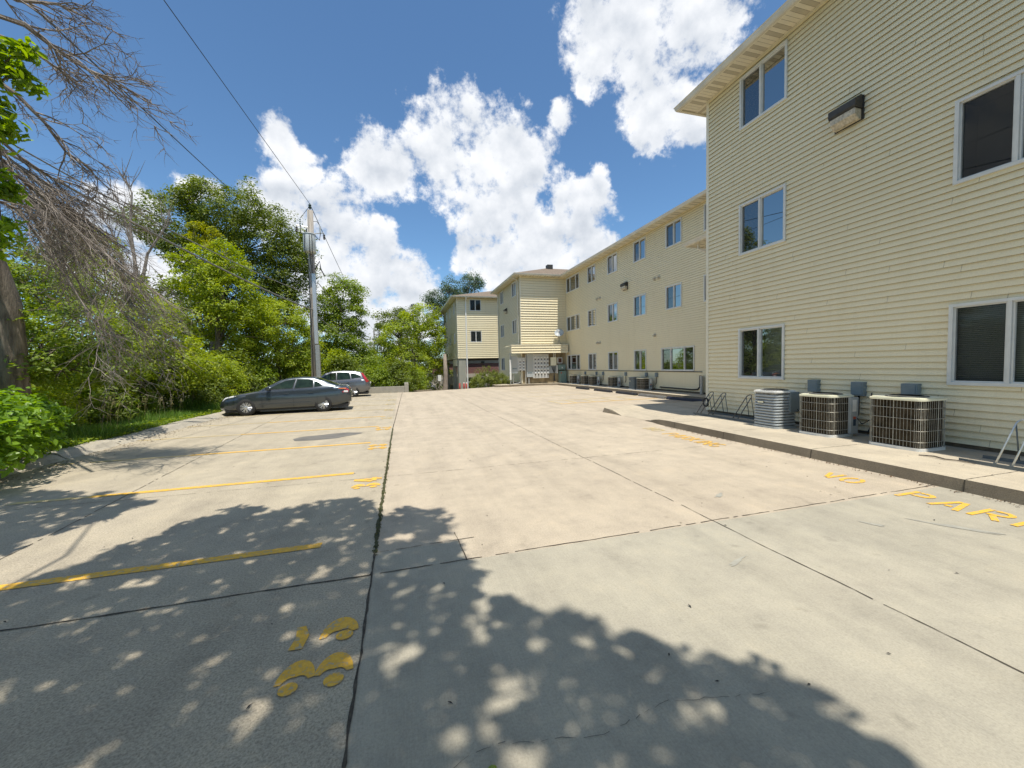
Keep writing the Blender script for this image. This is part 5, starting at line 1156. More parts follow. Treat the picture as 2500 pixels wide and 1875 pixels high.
def clumps(ells, ncl, seed):
    """clump centres near the skin of a union of ellipsoids; ells: (centre, radii)"""
    r_ = np.random.default_rng(seed); w = np.array([(e[1][0]*e[1][2])+.2 for e in ells]); w /= w.sum(); C, O = [], []
    while len(C) < ncl:
        i = r_.choice(len(ells), p=w); c, rr = ells[i]; d = r_.normal(size=3); d /= np.linalg.norm(d); q = r_.uniform(.35, 1)**.45
        p = np.array(c)+d*np.array(rr)*q*r_.uniform(.92, 1.08)
        deep = False
        for j, (c2, r2) in enumerate(ells):
            if j != i and (((p-np.array(c2))/np.array(r2))**2).sum() < .45: deep = True
        if deep and r_.random() < .75: continue
        C.append(p); O.append(d)
    return np.array(C), np.array(O)
def leaves_for(C, O, per, cr, size, seed, ratio=.5, six=False, flat=.6, upb=.9):
    r_ = np.random.default_rng(seed); n = len(C)*per; ci = np.repeat(np.arange(len(C)), per)
    k = cr*r_.uniform(.55, 1.35, len(C))[ci]
    d = r_.normal(size=(n, 3)); d /= np.linalg.norm(d, axis=1, keepdims=True); d *= (r_.random(n)**.5)[:, None]; d[:, 2] *= flat
    P = C[ci]+d*k[:, None]; P[:, 2] -= .25*k*(d[:, 0]**2+d[:, 1]**2)
    Nn = r_.normal(size=(n, 3))*.55+np.array([0, 0, upb])+O[ci]*.45+d*.3
    return leafmesh(P, Nn, size, ratio, six=six)
def limbs(mb, base, C, r0, seed, hub, nmain=7, rtip=.012):
    rn = random.Random(seed); base = Vector(base); hub = Vector(hub)
    mid = base.lerp(hub, .5)+Vector((rn.uniform(-.1, .1), rn.uniform(-.1, .1), 0))*(hub-base).length*.25
    mb.tube([base-Vector((0, 0, .3)), base+Vector((0, 0, .1)), mid, hub], [r0*1.35, r0*1.05, r0*.85, r0*.6], 10)
    C = [Vector(c) for c in C]; rn.shuffle(C); mains = C[:nmain]; tips = []
    for m_ in mains:
        a = mid.lerp(hub, rn.uniform(.1, 1)); q = m_.lerp(hub, .12); c = a.lerp(q, .5)+Vector((0, 0, (q-a).length*.10)); pts = [a, a.lerp(c, .6), c, q]
        mb.tube(pts, [r0*.42, r0*.33, r0*.24, r0*.08], 7); tips += [(c, r0*.2), (q, r0*.10), (a.lerp(c, .6), r0*.25)]
    for c in C[nmain:nmain+130]:
        b, r_ = min(tips, key=lambda t_: (t_[0]-c).length); md = b.lerp(c, .5)+Vector((rn.uniform(-.1, .1), rn.uniform(-.1, .1), .12))*(c-b).length
        mb.tube([b, md, c], [min(r_, .05)*.7+.004, min(r_, .05)*.45+.004, rtip*.6], 4, cap=False)
def tree(name, label, cat, base, hub, ells, ncl, per, cr, size, mleaf, r0, seed, group=None, ratio=.5, six=False, parts=('trunk', 'crown'), nmain=7, flat=.6, bark=None):
    b = Vector(base); t = thing(name, label, cat, base, 0, group)
    E_ = [(tuple(Vector(c)-b), r) for c, r in ells]; C, O = clumps(E_, ncl, seed)
    mb = MB(); limbs(mb, (0, 0, 0), C, r0, seed, Vector(hub)-b, nmain); mb.build(parts[0], bark or M_bark, t, smooth=True)
    V, F, k = leaves_for(C, O, per, cr, size, seed+1, ratio, six, flat); np_mesh(parts[1], V, F, k, mleaf, t); return t
def pe(x, y, rx, ry, Y, dep=None):
    """an ellipsoid standing at northing Y whose outline is the given patch of sight"""
    c = at(x, y, Y); dist = (c-Vector((0, 0, EYE))).dot(_f); k = dist/FPX
    return ((c.x, c.y, c.z), (rx*k, (dep or rx*k), ry*k))
L_dark = leafmat('dark leaves', (0.07, 0.11, 0.012), (0.19, 0.24, 0.024), .30)
L_mid = leafmat('mid leaves', (0.09, 0.155, 0.013), (0.26, 0.34, 0.03), .35)
L_lime = leafmat('lime leaves', (0.14, 0.21, 0.014), (0.36, 0.43, 0.035), .40)
L_yel = leafmat('yellow green leaves', (0.154, 0.187, 0.013), (0.352, 0.374, 0.039), .40)
L_blue = leafmat('olive leaves', (0.053, 0.093, 0.045), (0.128, 0.188, 0.090), .30)
L_fir = leafmat('fir needles', (0.016, 0.039, 0.018), (0.039, 0.072, 0.034), .15)
L_jun = leafmat('juniper', (0.09, 0.12, 0.016), (0.26, 0.3, 0.05), .25)
GT = 'trees along the left side and far end of the lot'
# big dark tree
tree('broadleaf_tree', 'tallest dark green broadleaf tree with uneven crown behind the light green one', 'tree', (-12.4, 30, -1.9), at(540, 700, 30),
  [pe(420, 545, 95, 62, 30, 3), pe(560, 515, 110, 75, 30, 3), pe(650, 590, 95, 80, 31, 3), pe(700, 660, 62, 68, 31, 2.5), pe(470, 620, 60, 45, 29, 2), pe(600, 690, 120, 80, 31, 3), pe(470, 760, 70, 70, 31, 3), pe(360, 545, 45, 30, 30, 1.5), pe(640, 740, 100, 60, 31, 3), pe(735, 620, 40, 50, 31, 1.5), pe(500, 500, 60, 40, 30, 2)],
  700, 100, .70, .165, L_dark, .30, 101, GT)
tree('young_tree', 'light green tree with yellowish top in front of the tallest dark tree', 'tree', at(530, 930, 25), at(530, 800, 25),
  [pe(505, 650, 72, 42, 25, 1.3), pe(560, 640, 40, 55, 25, 1.2), pe(490, 700, 60, 40, 25, 1.5), pe(560, 720, 75, 60, 25, 1.6), pe(500, 785, 85, 45, 25, 1.6), pe(600, 800, 80, 60, 26, 1.6)],
  250, 95, .50, .14, L_lime, .16, 103, GT)
tree('young_tree', 'small yellow topped sapling crown poking above the light green tree', 'tree', at(480, 930, 26.5), at(490, 640, 26.5), [pe(490, 565, 42, 28, 26.5, .8), pe(520, 600, 34, 22, 26.5, .7)], 34, 70, .36, .13, L_yel, .07, 105, GT)
tree('broadleaf_tree', 'bushy bright green tree directly left of the utility pole', 'tree', at(680, 940, 28.5), at(680, 850, 28.5),
  [pe(680, 790, 72, 62, 28.5, 2), pe(640, 860, 80, 60, 28, 2), pe(720, 840, 52, 75, 29, 2), pe(735, 900, 40, 45, 29, 1.6), pe(590, 900, 60, 50, 27, 1.6)], 300, 100, .55, .145, L_lime, .16, 107, GT)
tree('broadleaf_tree', 'rounded green tree right of the utility pole, behind the silver grey vehicle', 'tree', at(830, 950, 34), at(820, 830, 34),
  [pe(838, 718, 48, 42, 34, 2), pe(800, 755, 45, 48, 34, 2), pe(850, 765, 42, 42, 34, 2), pe(815, 815, 62, 60, 34, 2.5), pe(850, 850, 45, 60, 34, 2), pe(780, 880, 55, 60, 33, 2), pe(880, 890, 50, 50, 34, 2)],
  340, 100, .66, .17, L_mid, .25, 109, GT)
tree('broadleaf_tree', 'bright green tree by the lane left of the far block', 'tree', at(1010, 950, 46), at(1010, 860, 46),
  [pe(1010, 790, 38, 38, 46, 2.5), pe(1040, 770, 32, 30, 46, 2), pe(975, 820, 45, 45, 46, 2.5), pe(1045, 830, 42, 50, 47, 2.5), pe(1000, 880, 60, 45, 46, 3), pe(1060, 880, 30, 50, 49, 2.5)],
  230, 85, .78, .21, L_lime, .25, 111, GT)
tree('broadleaf_tree', 'darker green tree with leaning crown left of the bright green lane tree', 'tree', at(950, 950, 50), at(950, 860, 50),
  [pe(940, 790, 28, 28, 50, 2), pe(955, 830, 40, 40, 50, 2.5), pe(925, 880, 45, 45, 50, 3), pe(980, 780, 26, 30, 52, 2), pe(1065, 800, 24, 50, 54, 2)], 170, 80, .8, .22, L_dark, .25, 113, GT)
tree('broadleaf_tree', 'far olive green tree rising above the roof of the far block', 'tree', at(1110, 950, 75), at(1110, 760, 75),
  [pe(1100, 700, 26, 22, 75, 3), pe(1150, 692, 30, 24, 75, 3), pe(1062, 728, 26, 16, 75, 3), pe(1085, 750, 34, 24, 75, 3), pe(1125, 735, 44, 22, 75, 3)], 190, 80, 1.2, .28, L_blue, .5, 115, GT)
def fir(label, base, h, w, seed):
    t = thing('fir_tree', label, 'tree', base, 0, GT); MB().tube([(0, 0, -.3), (0, 0, h)], [.25, .03], 7).build('trunk', M_bark, t)
    r_ = np.random.default_rng(seed); C = []; O = []
    for z in np.linspace(h*.2, h*.99, 26):
        k = max(2, int(9*(1-z/h)+2)); R_ = w*(1-z/h)**.8+.15
        for i in range(k): a = r_.uniform(0, 6.28); q = r_.uniform(.3, 1)*R_; C.append((q*math.cos(a), q*math.sin(a), z-.25*q)); O.append((math.cos(a), math.sin(a), .3))
    V, F, k = leaves_for(np.array(C), np.array(O), 60, .7, .34, seed, .22, False, .35); np_mesh('crown', V, F, k, L_fir, t)
fb = at(985, 950, 62); fir('dark fir tree behind the lane trees, left of the two fir tops', fb, at(978, 752, 62).z-fb.z, 2.6, 7)
fb = at(1015, 950, 66); fir('dark fir tree behind the lane trees, right and taller of the two tops', fb, at(1012, 742, 66).z-fb.z, 2.6, 8)
# wood filling in behind the first row
def woodland():
    ells = []; r_ = random.Random(4)
    for x in range(-60, 1100, 46):
        Y = 36 if x < 700 else 58; top = 830 if x < 300 else 800 if x < 700 else 850
        ells.append(pe(x+r_.uniform(-15, 15), r_.uniform(top+20, top+80), 52, 60, Y+r_.uniform(-2, 4), 3))
    for x, y, r in ((40, 640, 70), (110, 700, 70), (180, 640, 60), (60, 780, 80), (170, 790, 80), (250, 760, 60), (330, 700, 50), (-40, 720, 80), (410, 760, 50), (300, 850, 70), (100, 880, 80), (220, 880, 70)): ells.append(pe(x, y, r, r, 21, 2))
    C, O = clumps(ells, 860, 5); V, F, k = leaves_for(C, O, 60, .95, .24, 6, .5); o = np_mesh('woodland', V, F, k, L_dark); struct(o, 'stuff')
    o['label'] = 'dense mass of trees farther off behind the first row'
woodland()
# shrubs: a few kinds, copied along the verge
def shrub_proto(name, label, mleaf, w, h, ncl, per, cr, size, seed, six=False, group='shrubs along the verge', stems=9, ratio=.5, loc=(0, 0, -50)):
    t = thing(name, label, 'shrub', loc, 0, group); rn = random.Random(seed)
    E_ = [((0, 0, h*.5), (w*.5, w*.5, h*.5))]+[((rn.uniform(-.25, .25)*w, rn.uniform(-.25, .25)*w, h*rn.uniform(.45, .8)), (w*.3, w*.3, h*.3)) for _ in range(4)]
    C, O = clumps(E_, ncl, seed); C[:, 2] = np.maximum(C[:, 2], .05); mb = MB()
    for i in range(stems): c = C[rn.randrange(len(C))]; mb.tube([(rn.uniform(-.08, .08)*w, rn.uniform(-.08, .08)*w, -.1), tuple(np.array(c)*np.array([.4, .4, .6])), tuple(c)], [.02, .014, .006], 5)
    mb.build('stems', M_bark, t); V, F, k = leaves_for(C, O, per, cr, size, seed, ratio, six, .7); np_mesh('foliage', V, F, k, mleaf, t); return t
SA = shrub_proto('shrub', 'x', L_mid, 2.2, 2.0, 120, 60, .30, .10, 31, True)
SB = shrub_proto('shrub', 'x', L_lime, 2.4, 2.4, 120, 55, .34, .11, 32)
SC = shrub_proto('shrub', 'x', L_dark, 2.4, 2.2, 120, 60, .34, .11, 33)
used = set()
def place(P_, x, y, z, s, label, rz=None, sz=None):
    global used
    rz = rz if rz is not None else random.uniform(0, 6.28); sz = sz or s
    if P_.name not in used:
        used.add(P_.name); P_.location = (x, y, z); P_.rotation_euler = (0, 0, rz); P_.scale = (s, s, sz); P_['label'] = label; return P_
    return dup(P_, (x, y, z), rz, label, scale=(s, s, sz))
place(SC, -8.6, 19.3, -.4, 1.25, 'dark shrub behind the bonnet of the dark saloon')
place(SB, -8.3, 20.8, -.3, 1.1, 'lime green shrub behind the dark saloon, left of the utility pole')
place(SC, -8.6, 23.0, -.4, 1.35, 'dark shrub right behind the foot of the utility pole')
place(SA, -8.2, 26.0, -.3, 1.25, 'mid green shrub behind the bonnet of the silver grey vehicle')
place(SB, -6.0, 29.0, -.4, 1.3, 'lime shrub above the roof of the silver grey vehicle')
place(SC, -3.8, 29.4, -.5, 1.3, 'dark shrub behind the tail of the silver grey vehicle')
place(SA, -1.9, 29.3, -.4, 1.2, 'mid green shrub behind the middle of the low concrete wall')
place(SC, -.2, 29.8, -.6, 1.2, 'dark shrub behind the right end of the low concrete wall')
place(SA, .6, 33.0, -.8, 1.3, 'mid green shrub beyond the stepped end of the low wall')
place(SB, 0.3, 37.5, -1.2, 1.35, 'lime shrub left of the lane, short of the bright green tree')
place(SC, 1.3, 43.0, -1.5, 1.3, 'dark shrub beside the lane under the bright green tree')
place(SC, -9.6, 16.4, -.5, 1.2, 'dark leafy shrub ahead of the dark saloon')
place(SB, -10.6, 18.2, -.8, 1.35, 'tall lime shrub ahead of the dark saloon, behind the grass')
place(SA, -9.7, 14.3, -.5, 1.15, 'mid green shrub in the middle of the left verge')
place(SC, -11.4, 15.2, -.8, 1.4, 'dark shrub deeper in the verge behind the mid green one')
place(SA, -10.8, 12.2, -.6, 1.2, 'mid green shrub behind the flowering grass')
place(SB, -13.0, 14.0, -1.2, 1.6, 'large lime shrub set back under the bare branches')
place(SA, -12.6, 11.2, -1.1, 1.3, 'mid green shrub set back beside the glimpsed house')
place(SC, -14.5, 17.5, -1.4, 1.7, 'large dark shrub far back on the slope')
place(SB, -8.5, 12.3, -.1, .62, 'small lime shrub on the grass a little beyond the broad leaved bushes')
place(SA, -8.7, 16.0, -.2, .7, 'small green shrub close to the kerb just short of the dark saloon')
place(SB, -10.0, 21.8, -.8, 1.5, 'tall lime shrub filling the gap behind the dark saloon roof')
place(SB, -4.9, 31.5, -.6, 1.5, 'tall lime shrub standing behind the silver grey vehicle')
place(SB, -9.4, 10.9, -.35, .8, 'low lime shrub close to the left kerb')
# the leafy bush leaning over the kerb at the left edge: large pointed leaves
L_big = leafmat('broad leaves', (0.09, 0.18, 0.018), (0.23, 0.38, 0.035), .38, 2.5, .38)
BP = shrub_proto('leafy_bush', 'x', L_big, 1.9, 1.4, 95, 26, .26, .115, 41, True, 'broad leaved bushes at the left edge', ratio=.52)
place(BP, -6.35, 7.5, 0, 1.05, 'broad leaved bush spilling over the kerb at the left frame edge')
place(BP, -6.75, 8.7, 0, 1.0, 'broad leaved bush second from the left frame edge, behind the first')
place(BP, -7.5, 7.3, .2, 1.35, 'taller broad leaved bush standing back at the left frame edge')
place(BP, -8.2, 8.9, 0, 1.3, 'broad leaved bush farther back in front of the thick trunk')
place(BP, -7.6, 10.3, 0, .85, 'small broad leaved bush where the grass verge begins')
# ivy clad stump and small trees of the left wood
tree('young_tree', 'young light green tree under the bare drooping branches', 'tree', (-14.5, 16.5, -1.8), at(300, 800, 16.5),
  [pe(330, 760, 70, 60, 16.5, 1.4), pe(260, 700, 60, 70, 17, 1.4), pe(390, 830, 70, 50, 16.5, 1.4), pe(420, 900, 80, 55, 17, 1.4), pe(300, 860, 80, 60, 17, 1.4), pe(215, 600, 50, 50, 18, 1.4)], 230, 80, .42, .12, L_lime, .10, 121, GT)
tree('young_tree', 'slim dark trunked tree with sparse leaves at the left verge', 'tree', (-12.3, 11.5, -1.2), at(200, 860, 11.5),
  [pe(190, 800, 90, 60, 11.5, 1.2), pe(120, 880, 80, 60, 11.5, 1.2), pe(230, 900, 90, 50, 12, 1.2), pe(60, 830, 60, 60, 11.5, 1.2), pe(120, 700, 90, 60, 13, 1.2)], 180, 62, .34, .105, L_mid, .085, 123, GT)
# round juniper by the tower
JB = thing('juniper_bush', 'wide rounded juniper bush beside the meter canopy', 'shrub', (6.75, 31.4, -.25)); JB.scale = (1.15, 1.1, 1.32)
E_ = [((-.2, 0, .45), (1.0, 1.0, .85)), ((.65, .2, .45), (.85, .9, .62)), ((-.7, 0, .35), (.6, .8, .62)), ((1.3, .3, .35), (.5, .6, .5)), ((.1, -.1, .75), (.75, .7, .62))]
C, O = clumps(E_, 330, 51); V, F, k = leaves_for(C, O, 60, .16, .085, 52, .3, False, 1.0); np_mesh('foliage', V, F, k, L_jun, JB)
MB().tube([(0, 0, -.3), (.1, 0, .6)], [.08, .04], 6).build('stems', M_bark, JB)
# pale trunk beside the carport
t = thing('tree_trunk', 'thick pale tree trunk standing before the left corner of the far block', 'tree', (4.72, 44.5, -1.5)); mb = MB(); mb.tube([(0, 0, -.2), (-.05, 0, .6), (.05, 0, 2.2), (.0, 0, 4.6)], [.42, .30, .25, .16], 12)
mb.build('trunk', mat('pale bark', (.20, .16, .12), .95, col2=(.40, .33, .27), scale=4, bump=1, stretch=(3, 3, .7)), t, smooth=True)
# utility boxes seen left of that trunk
one('mail_box', 'small white box on a post left of the pale trunk', 'box', [('box', MB().box((3.85, 44, .1), (4.2, 44.4, .75)), M_white), ('post', MB().box((3.95, 44.1, -1.6), (4.05, 44.3, .1)), M_bark)], (4, 44.2, -1.6))
# grass on the verge
def grass():
    n = 26000; x = -6.9-np.abs(rg.normal(size=n))*1.0; y = rg.uniform(8.6, 26.5, n)
    h = (rg.uniform(.10, .30, n)*(1+.9*np.clip((-x-7.0), 0, 1.3)))*(.55+.55*np.clip(np.sin(y*1.7)+np.sin(y*.63+2), -.4, 1)); h[x > -7.0] *= .6
    z = np.array([hgt(a, b) for a, b in zip(x, y)]); a = rg.uniform(0, 6.28, n); w = rg.uniform(.004, .009, n); lean = rg.uniform(.1, .55, n)*h; b = rg.uniform(0, 6.28, n)
    dx, dy = np.cos(a)*w, np.sin(a)*w; lx, ly = np.cos(b)*lean, np.sin(b)*lean
    P0 = np.stack([x-dx, y-dy, z-.03], 1); P1 = np.stack([x+dx, y+dy, z-.03], 1)
    M0 = np.stack([x-dx*.8+lx*.35, y-dy*.8+ly*.35, z+h*.6], 1); M1 = np.stack([x+dx*.8+lx*.35, y+dy*.8+ly*.35, z+h*.6], 1); T = np.stack([x+lx, y+ly, z+h], 1)
    V = np.stack([P0, P1, M1, M0, T], 1).reshape(-1, 3); I = np.arange(n)*5
    F = np.concatenate([np.stack([I, I+1, I+2], 1), np.stack([I, I+2, I+3], 1), np.stack([I+3, I+2, I+4], 1)], 0)
    o = np_mesh('grass', V, F, 3, leafmat('grass blades', (0.069, 0.144, 0.018), (0.175, 0.300, 0.044), .3, .9)); struct(o, 'stuff'); o['label'] = 'long grass growing behind the left kerb'
    # low weeds creeping to the kerb
    n = 5200; x = -6.72-np.abs(rg.normal(size=n))*.5; y = rg.uniform(7.5, 27, n); z = np.array([max(hgt(a, b), .08) for a, b in zip(x, y)])+rg.uniform(0, .12, n)
    V, F, k = leafmesh(np.stack([x, y, z], 1), rg.normal(size=(n, 3))*.4+np.array([0, 0, 1]), .075, .6); o = np_mesh('weeds', V, F, k, L_mid); struct(o, 'stuff'); o['label'] = 'low weeds creeping over the left kerb'
    # seeding grass heads
    n = 150; x = rg.uniform(-9.6, -7.3, n); y = rg.uniform(10.5, 16.5, n); mb = MB()
    for a, b in zip(x, y):
        h = rg.uniform(.55, .95); l1, l2 = rg.uniform(-.15, .15, 2); zz = hgt(a, b); mb.tube([(a, b, zz), (a+l1*.5, b+l2*.5, zz+h*.7), (a+l1, b+l2, zz+h)], [.002, .002, .002], 3, cap=False)
        for j in range(7): q = rg.uniform(-.035, .035, 3); c = Vector((a+l1+q[0], b+l2+q[1], zz+h+q[2]*1.8)); mb.add([tuple(c), tuple(c+Vector((.02, .004, .01))), tuple(c+Vector((.006, .0, .045)))], [(0, 1, 2)])
    o = mb.build('seed_heads', mat('straw', (.32, .28, .13), .9)); struct(o, 'stuff'); o['label'] = 'pale seeding grass heads in the verge'
grass()
# fallen leaves and grit
def litter():
    n = 900; x = rg.uniform(-6.35, -5.3, n)-0; x = -6.34+np.abs(rg.normal(size=n))*.30; y = 6+rg.random(n)**1.5*14; z = np.full(n, .008)
    V, F, k = leafmesh(np.stack([x, y, z], 1), rg.normal(size=(n, 3))*.12+np.array([0, 0, 1]), .035, .5); o = np_mesh('leaf_litter', V, F, k, mat('dry leaves', (.06, .035, .02), .9, col2=(.20, .12, .06), scale=15)); struct(o, 'stuff'); o['label'] = 'brown leaf litter along the left kerb'
    n = 150; P = np.stack([rg.uniform(-3, 7.5, n), rg.uniform(1.2, 14, n)**1.0, np.full(n, .007)], 1); P[P[:, 0] > 6.45, 2] = KH+.007
    V, F, k = leafmesh(P, rg.normal(size=(n, 3))*.2+np.array([0, 0, 1]), .03, .35); o = np_mesh('debris', V, F, k, mat('debris', (.03, .024, .02), .9)); struct(o, 'stuff'); o['label'] = 'scattered twigs and seed husks on the concrete'
    n = 260; x = 6.46-np.abs(rg.normal(size=n))*.05; y = rg.uniform(1.5, 8.6, n); V, F, k = leafmesh(np.stack([x, y, np.full(n, .01)], 1), rg.normal(size=(n, 3))*.3+np.array([0, 0, 1]), .03, .5)
    o = np_mesh('debris', V, F, k, MATS['dry leaves']); struct(o, 'stuff'); o['label'] = 'dry husks gathered along the foot of the near kerb'
    mb = MB().lathe((.30, 1.50, .014), [(.002, -.02), (.009, -.01), (.011, 0), (.008, .012), (.002, .02)], 10, 'x'); tag(mb.build('green_seed', mat('green seed', (.22, .28, .03), .5), smooth=True), 'small green seed pod lying on the shaded concrete in front', 'seed')
    mb = MB(); 
    for i in range(9): a = rg.uniform(0, 6.28); mb.tube([(-2.95, 3.33, .005), (-2.95+.07*math.cos(a), 3.33+.03*math.sin(a), .03), (-2.95+.16*math.cos(a), 3.33+.05*math.sin(a), .012)], [.004, .004, .001], 4)
    tag(mb.build('weed', MATS['grass blades']), 'small dark weed sprouting from the slab joint at left', 'weed')
    n = 500; y = rg.uniform(3.6, 8.5, n); x = JX+rg.normal(size=n)*.014; V, F, k = leafmesh(np.stack([x, y, rg.uniform(.004, .02, n)], 1), rg.normal(size=(n, 3))+np.array([0, 0, .8]), .022, .5); o = np_mesh('moss', V, F, k, leafmat('moss', (.05, .05, .012), (.12, .12, .03), .1)); struct(o, 'stuff'); o['label'] = 'moss tufts in the long slab joint'
litter()
# ------------------------------------------------------------ dead tree on the left with drooping bare branches
def dead_tree():
    Yt = 10.5; b0 = at(15, 1000, Yt); t = thing('dead_tree', 'big bare tree at the left edge with drooping leafless grey branches', 'tree', (b0.x, b0.y, -.6)); O_ = Vector((b0.x, b0.y, -.6)); rn = random.Random(21)
    tr = MB(); pts = [O_-O_, at(22, 860, Yt)-O_, at(12, 740, Yt)-O_, at(-40, 600, Yt-.2)-O_, at(-150, 440, Yt-.8)-O_, at(-260, 260, Yt-1.8)-O_]
    tr.tube(pts, [.34, .25, .23, .21, .17, .13], 14); tr.build('trunk', M_bark, t, smooth=True)
    br = MB(); crown = Vector(pts[4]); C3 = [0]
    def twig(p, d, L_, r, lev, droop):
        n = 5; P = [p]; q = p.copy(); dd = d.copy()
        for i in range(n):
            dd = (dd+Vector((rn.uniform(-.34, .34), rn.uniform(-.34, .34), rn.uniform(-.30, .30)-droop))).normalized(); q = q+dd*(L_/n); P.append(q.copy())
        br.tube([tuple(a) for a in P], [r*(1-.16*i) for i in range(n+1)], 4 if lev < 2 else 3, cap=False); C3[0] += 1
        if lev < 3:
            k = {0: 10, 1: 7, 2: 4}[lev]
            for j in range(k):
                i = rn.randrange(1, n+1); o = rn.choice((-1, 1)); sd = dd.cross(Vector((0, 0, 1))).normalized()*o; up = Vector((0, 0, rn.uniform(-.5, .3)))
                twig(P[i].copy(), (dd*.7+sd*rn.uniform(.3, 1.1)+up*.8).normalized(), L_*rn.uniform(.32, .7), r*.55, lev+1, droop*.8)
    def limb(px, r0, lev0=0, nb=9, droop=.06, tl=1.0):
        P = [Vector(pts[4])*.5+Vector(pts[3])*.5]+[at(x, y, Y)-O_ for x, y, Y in px]; k = len(P)
        br.tube([tuple(a) for a in P], [r0*(1-.8*i/(k-1)) for i in range(k)], 6)
        for j in range(nb):
            f = rn.uniform(.30, 1); i = min(int(f*(k-1)), k-2); g = f*(k-1)-i; p = P[i].lerp(P[i+1], g); d = (P[i+1]-P[i]).normalized()
            sd = d.cross(Vector((0, 0, 1))).normalized()*rn.choice((-1, 1)); twig(p, (d*.9+sd*rn.uniform(.1, .8)+Vector((0, 0, rn.uniform(-.4, .2)))).normalized(), rn.uniform(.5, 1.0)*tl, r0*.28, 1, droop)
    # upper sprays against the sky
    limb([(-60, 20, 7.0), (60, 60, 7.2), (150, 130, 7.4), (230, 180, 7.5), (285, 200, 7.6)], .055, nb=15, droop=.01, tl=.9)
    limb([(-80, -60, 7.0), (40, 0, 7.2), (140, 10, 7.4), (225, 50, 7.6)], .045, nb=11, droop=.02, tl=.8)
    limb([(-60, 160, 7.2), (40, 230, 7.4), (110, 300, 7.6), (160, 370, 7.8), (215, 405, 7.9)], .045, nb=13, droop=.02, tl=.9)
    limb([(-60, 60, 7.2), (60, 110, 7.6), (130, 160, 7.9), (190, 200, 8.0)], .04, nb=9, droop=.04, tl=.9)
    # the great drooping mass
    for i in range(12):
        f = i/11; ex, ey = 180+165*math.sin(f*2.4)+rn.uniform(-25, 25), 470+400*f+rn.uniform(-20, 20); Y = rn.uniform(7.3, 9.4)
        limb([(-80+60*rn.random(), 300+180*f, Y-.6), (40+40*rn.random(), 380+ (ey-430)*.30, Y-.3), (40+(ex-40)*.55, 400+(ey-400)*.62, Y), (ex, ey, Y)], .032, nb=17, droop=.10, tl=1.15)
    br.build('branches', M_dead, t)
dead_tree()
# bare tree behind
def bare_saplings():
    t = thing('dead_tree', 'thin bare dead tree against the sky between the drooping branches and the tall crown', 'tree', tuple(at(330, 900, 21))); O_ = t.location.copy(); br = MB(); rn = random.Random(5)
    for px in ([(350, 900), (345, 760), (330, 640), (300, 520), (262, 440)], [(345, 700), (360, 620), (400, 560), (420, 540)], [(335, 680), (318, 560), (322, 470), (300, 430)], [(340, 720), (300, 640), (270, 560), (240, 520)]):
        P = [at(x, y, 21)-O_ for x, y in px]; br.tube([tuple(p) for p in P], [.07*(1-.8*i/(len(P)-1)) for i in range(len(P))], 6)
        for j in range(16):
            i = rn.randrange(1, len(P)-1); p = P[i].lerp(P[i+1], rn.random()); d = Vector((rn.uniform(-.6, .6), rn.uniform(-.3, .3), 1)).normalized(); q = p+d*rn.uniform(.5, 1.4)
            br.tube([tuple(p), tuple(p.lerp(q, .5)+Vector((rn.uniform(-.1, .1), 0, .05))), tuple(q)], [.018, .012, .005], 4)
    br.build('trunk', M_dead, t)
bare_saplings()
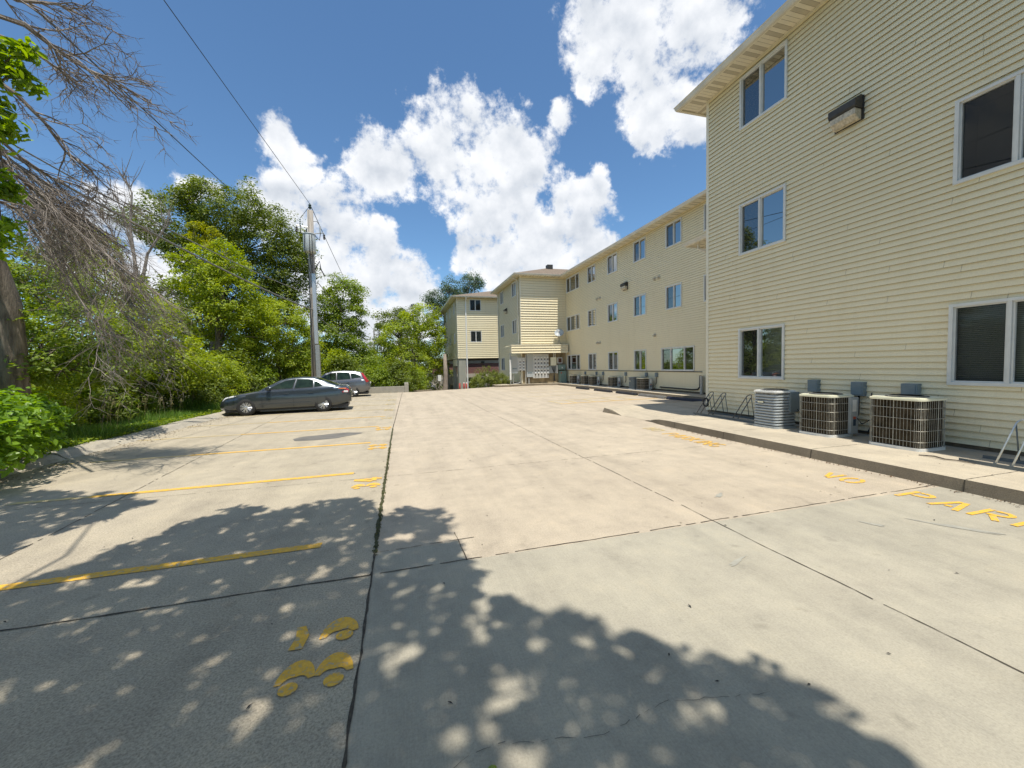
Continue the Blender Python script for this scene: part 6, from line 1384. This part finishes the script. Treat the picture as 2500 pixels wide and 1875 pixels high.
# ------------------------------------------------------------ the shade tree over the camera
def in_poly(px, py, poly):
    c = False; j = len(poly)-1
    for i in range(len(poly)):
        if (poly[i][1] > py) != (poly[j][1] > py) and px < (poly[j][0]-poly[i][0])*(py-poly[i][1])/(poly[j][1]-poly[i][1])+poly[i][0]: c = not c
        j = i
    return c
def shade_tree():
    base = Vector((-8.6, -2.2, 0)); t = thing('broadleaf_tree', 'leafy tree standing behind the camera whose boughs shade the near slabs', 'tree', tuple(base)); rn = random.Random(77)
    k = 2500/2212
    out1 = [(0,1290),(120,1232),(250,1190),(400,1135),(520,1095),(600,1108),(690,1085),(780,1078),(830,1122),(870,1100),(950,1105),(975,1140),(945,1168),(1000,1185),(1050,1232),(1110,1292),(1200,1320),(1310,1360),(1420,1400),(1560,1440),(1690,1470),(1760,1500),(1820,1560),(1900,1600),(1960,1659)]
    g1 = [gz(x*k, y*k) for x, y in out1]; P1 = [(p.x, p.y) for p in g1]+[(2.0, -1), (1.2, -3.5), (-9, -3.5), (-9, 3.0)]
    out2 = [(-150,1030),(0,1052),(60,1062),(200,1065),(320,1068),(240,1090),(270,1105),(190,1140),(110,1150),(60,1180),(0,1205),(-150,1230)]
    P2 = [(gz(x*k, y*k).x, gz(x*k, y*k).y) for x, y in out2]
    C = []; S = Vector((SUNV.x/SUNV.z, SUNV.y/SUNV.z, 0))
    def h_at(x, y): return 6.0+.7*math.sin(x*.7+1)+.5*math.sin(y*.9)+rn.uniform(-.6, 1.0)+(2.6 if rn.random() < .3 else 0)
    holes = [(gz(x*k, y*k).x, gz(x*k, y*k).y, r) for x, y, r in [(1150,1395,.10),(1270,1390,.07),(890,1410,.10),(880,1350,.07),(1100,1500,.12),(1330,1500,.09),(1460,1560,.08),(1450,1470,.07),(840,1440,.05),(640,1130,.13),(720,1165,.08),(880,1165,.10),(280,1265,.10),(480,1270,.10),(560,1540,.07),(60,1510,.05),(700,1225,.06),(1010,1370,.07),(1700,1560,.07),(1600,1500,.06),(960,1600,.07),(1150,1620,.08),(400,1300,.05),(150,1340,.06),(1040,1270,.06),(330,1210,.05)]]
    for poly, step in ((P1, .145), (P2, .16)):
        xs = [p[0] for p in poly]; ys = [p[1] for p in poly]; x = min(xs)
        while x < max(xs):
            y = min(ys)
            while y < max(ys):
                gx_, gy_ = x+rn.uniform(-.5, .5)*step, y+rn.uniform(-.5, .5)*step
                if in_poly(gx_, gy_, poly) and not any((gx_-a)**2+((gy_-b)*1.0)**2 < (r*.85+.03)**2 for a, b, r in holes):
                    h = h_at(gx_, gy_); C.append((gx_+S.x*h, gy_+S.y*h, h))
                y += step
            x += step
    C = np.array(C)-np.array(base); print('shade clumps', len(C))
    V, F, kk = leaves_for(C, np.tile(np.array([[0, 0, .3]]), (len(C), 1)), 34, .15, .115, 9, .50, True, .8, 1.1)
    np_mesh('crown', V, F, kk, L_mid, t)
    mb = MB(); limbs(mb, (0, 0, 0), C[rg.permutation(len(C))[:150]], .28, 3, Vector((1.2, .3, 5.0)), 10); mb.build('trunk', M_bark, t, smooth=True)
shade_tree()
# leafy sprigs hanging in at the left edge
def sprigs():
    t = thing('leafy_branch', 'bright green leafy sprigs hanging among bare twigs at the left frame edge', 'branch', tuple(at(-30, 250, 4.6))); O_ = t.location.copy(); C = []; rn = random.Random(8); mb = MB()
    for x, y, r in ((10, 120, 26), (35, 160, 28), (50, 120, 18), (10, 200, 22), (60, 190, 12), (5, 300, 18), (25, 330, 16), (5, 440, 18), (20, 470, 14), (0, 590, 25), (5, 560, 20), (-20, 130, 30), (-20, 320, 30), (0, 270, 16)):
        c = at(x, y, 4.6)-O_; mb.tube([(0, 0, .1), tuple(c*.5+Vector((0, 0, .1))), tuple(c)], [.012, .008, .004], 5)
        for j in range(5): C.append(tuple(c+Vector((rn.uniform(-1, 1), rn.uniform(-1, 1), rn.uniform(-1, 1)))*r*.0038))
    C = np.array(C); V, F, k = leaves_for(C, np.zeros_like(C)+.1, 14, .10, .085, 12, .38, True, .8, .7); np_mesh('leaves', V, F, k, leafmat('sprig leaves', (.09, .17, .015), (.22, .33, .03), .5), t); mb.build('twigs', M_bark, t)  # the sprigs' own leaf green, strongly translucent
sprigs()
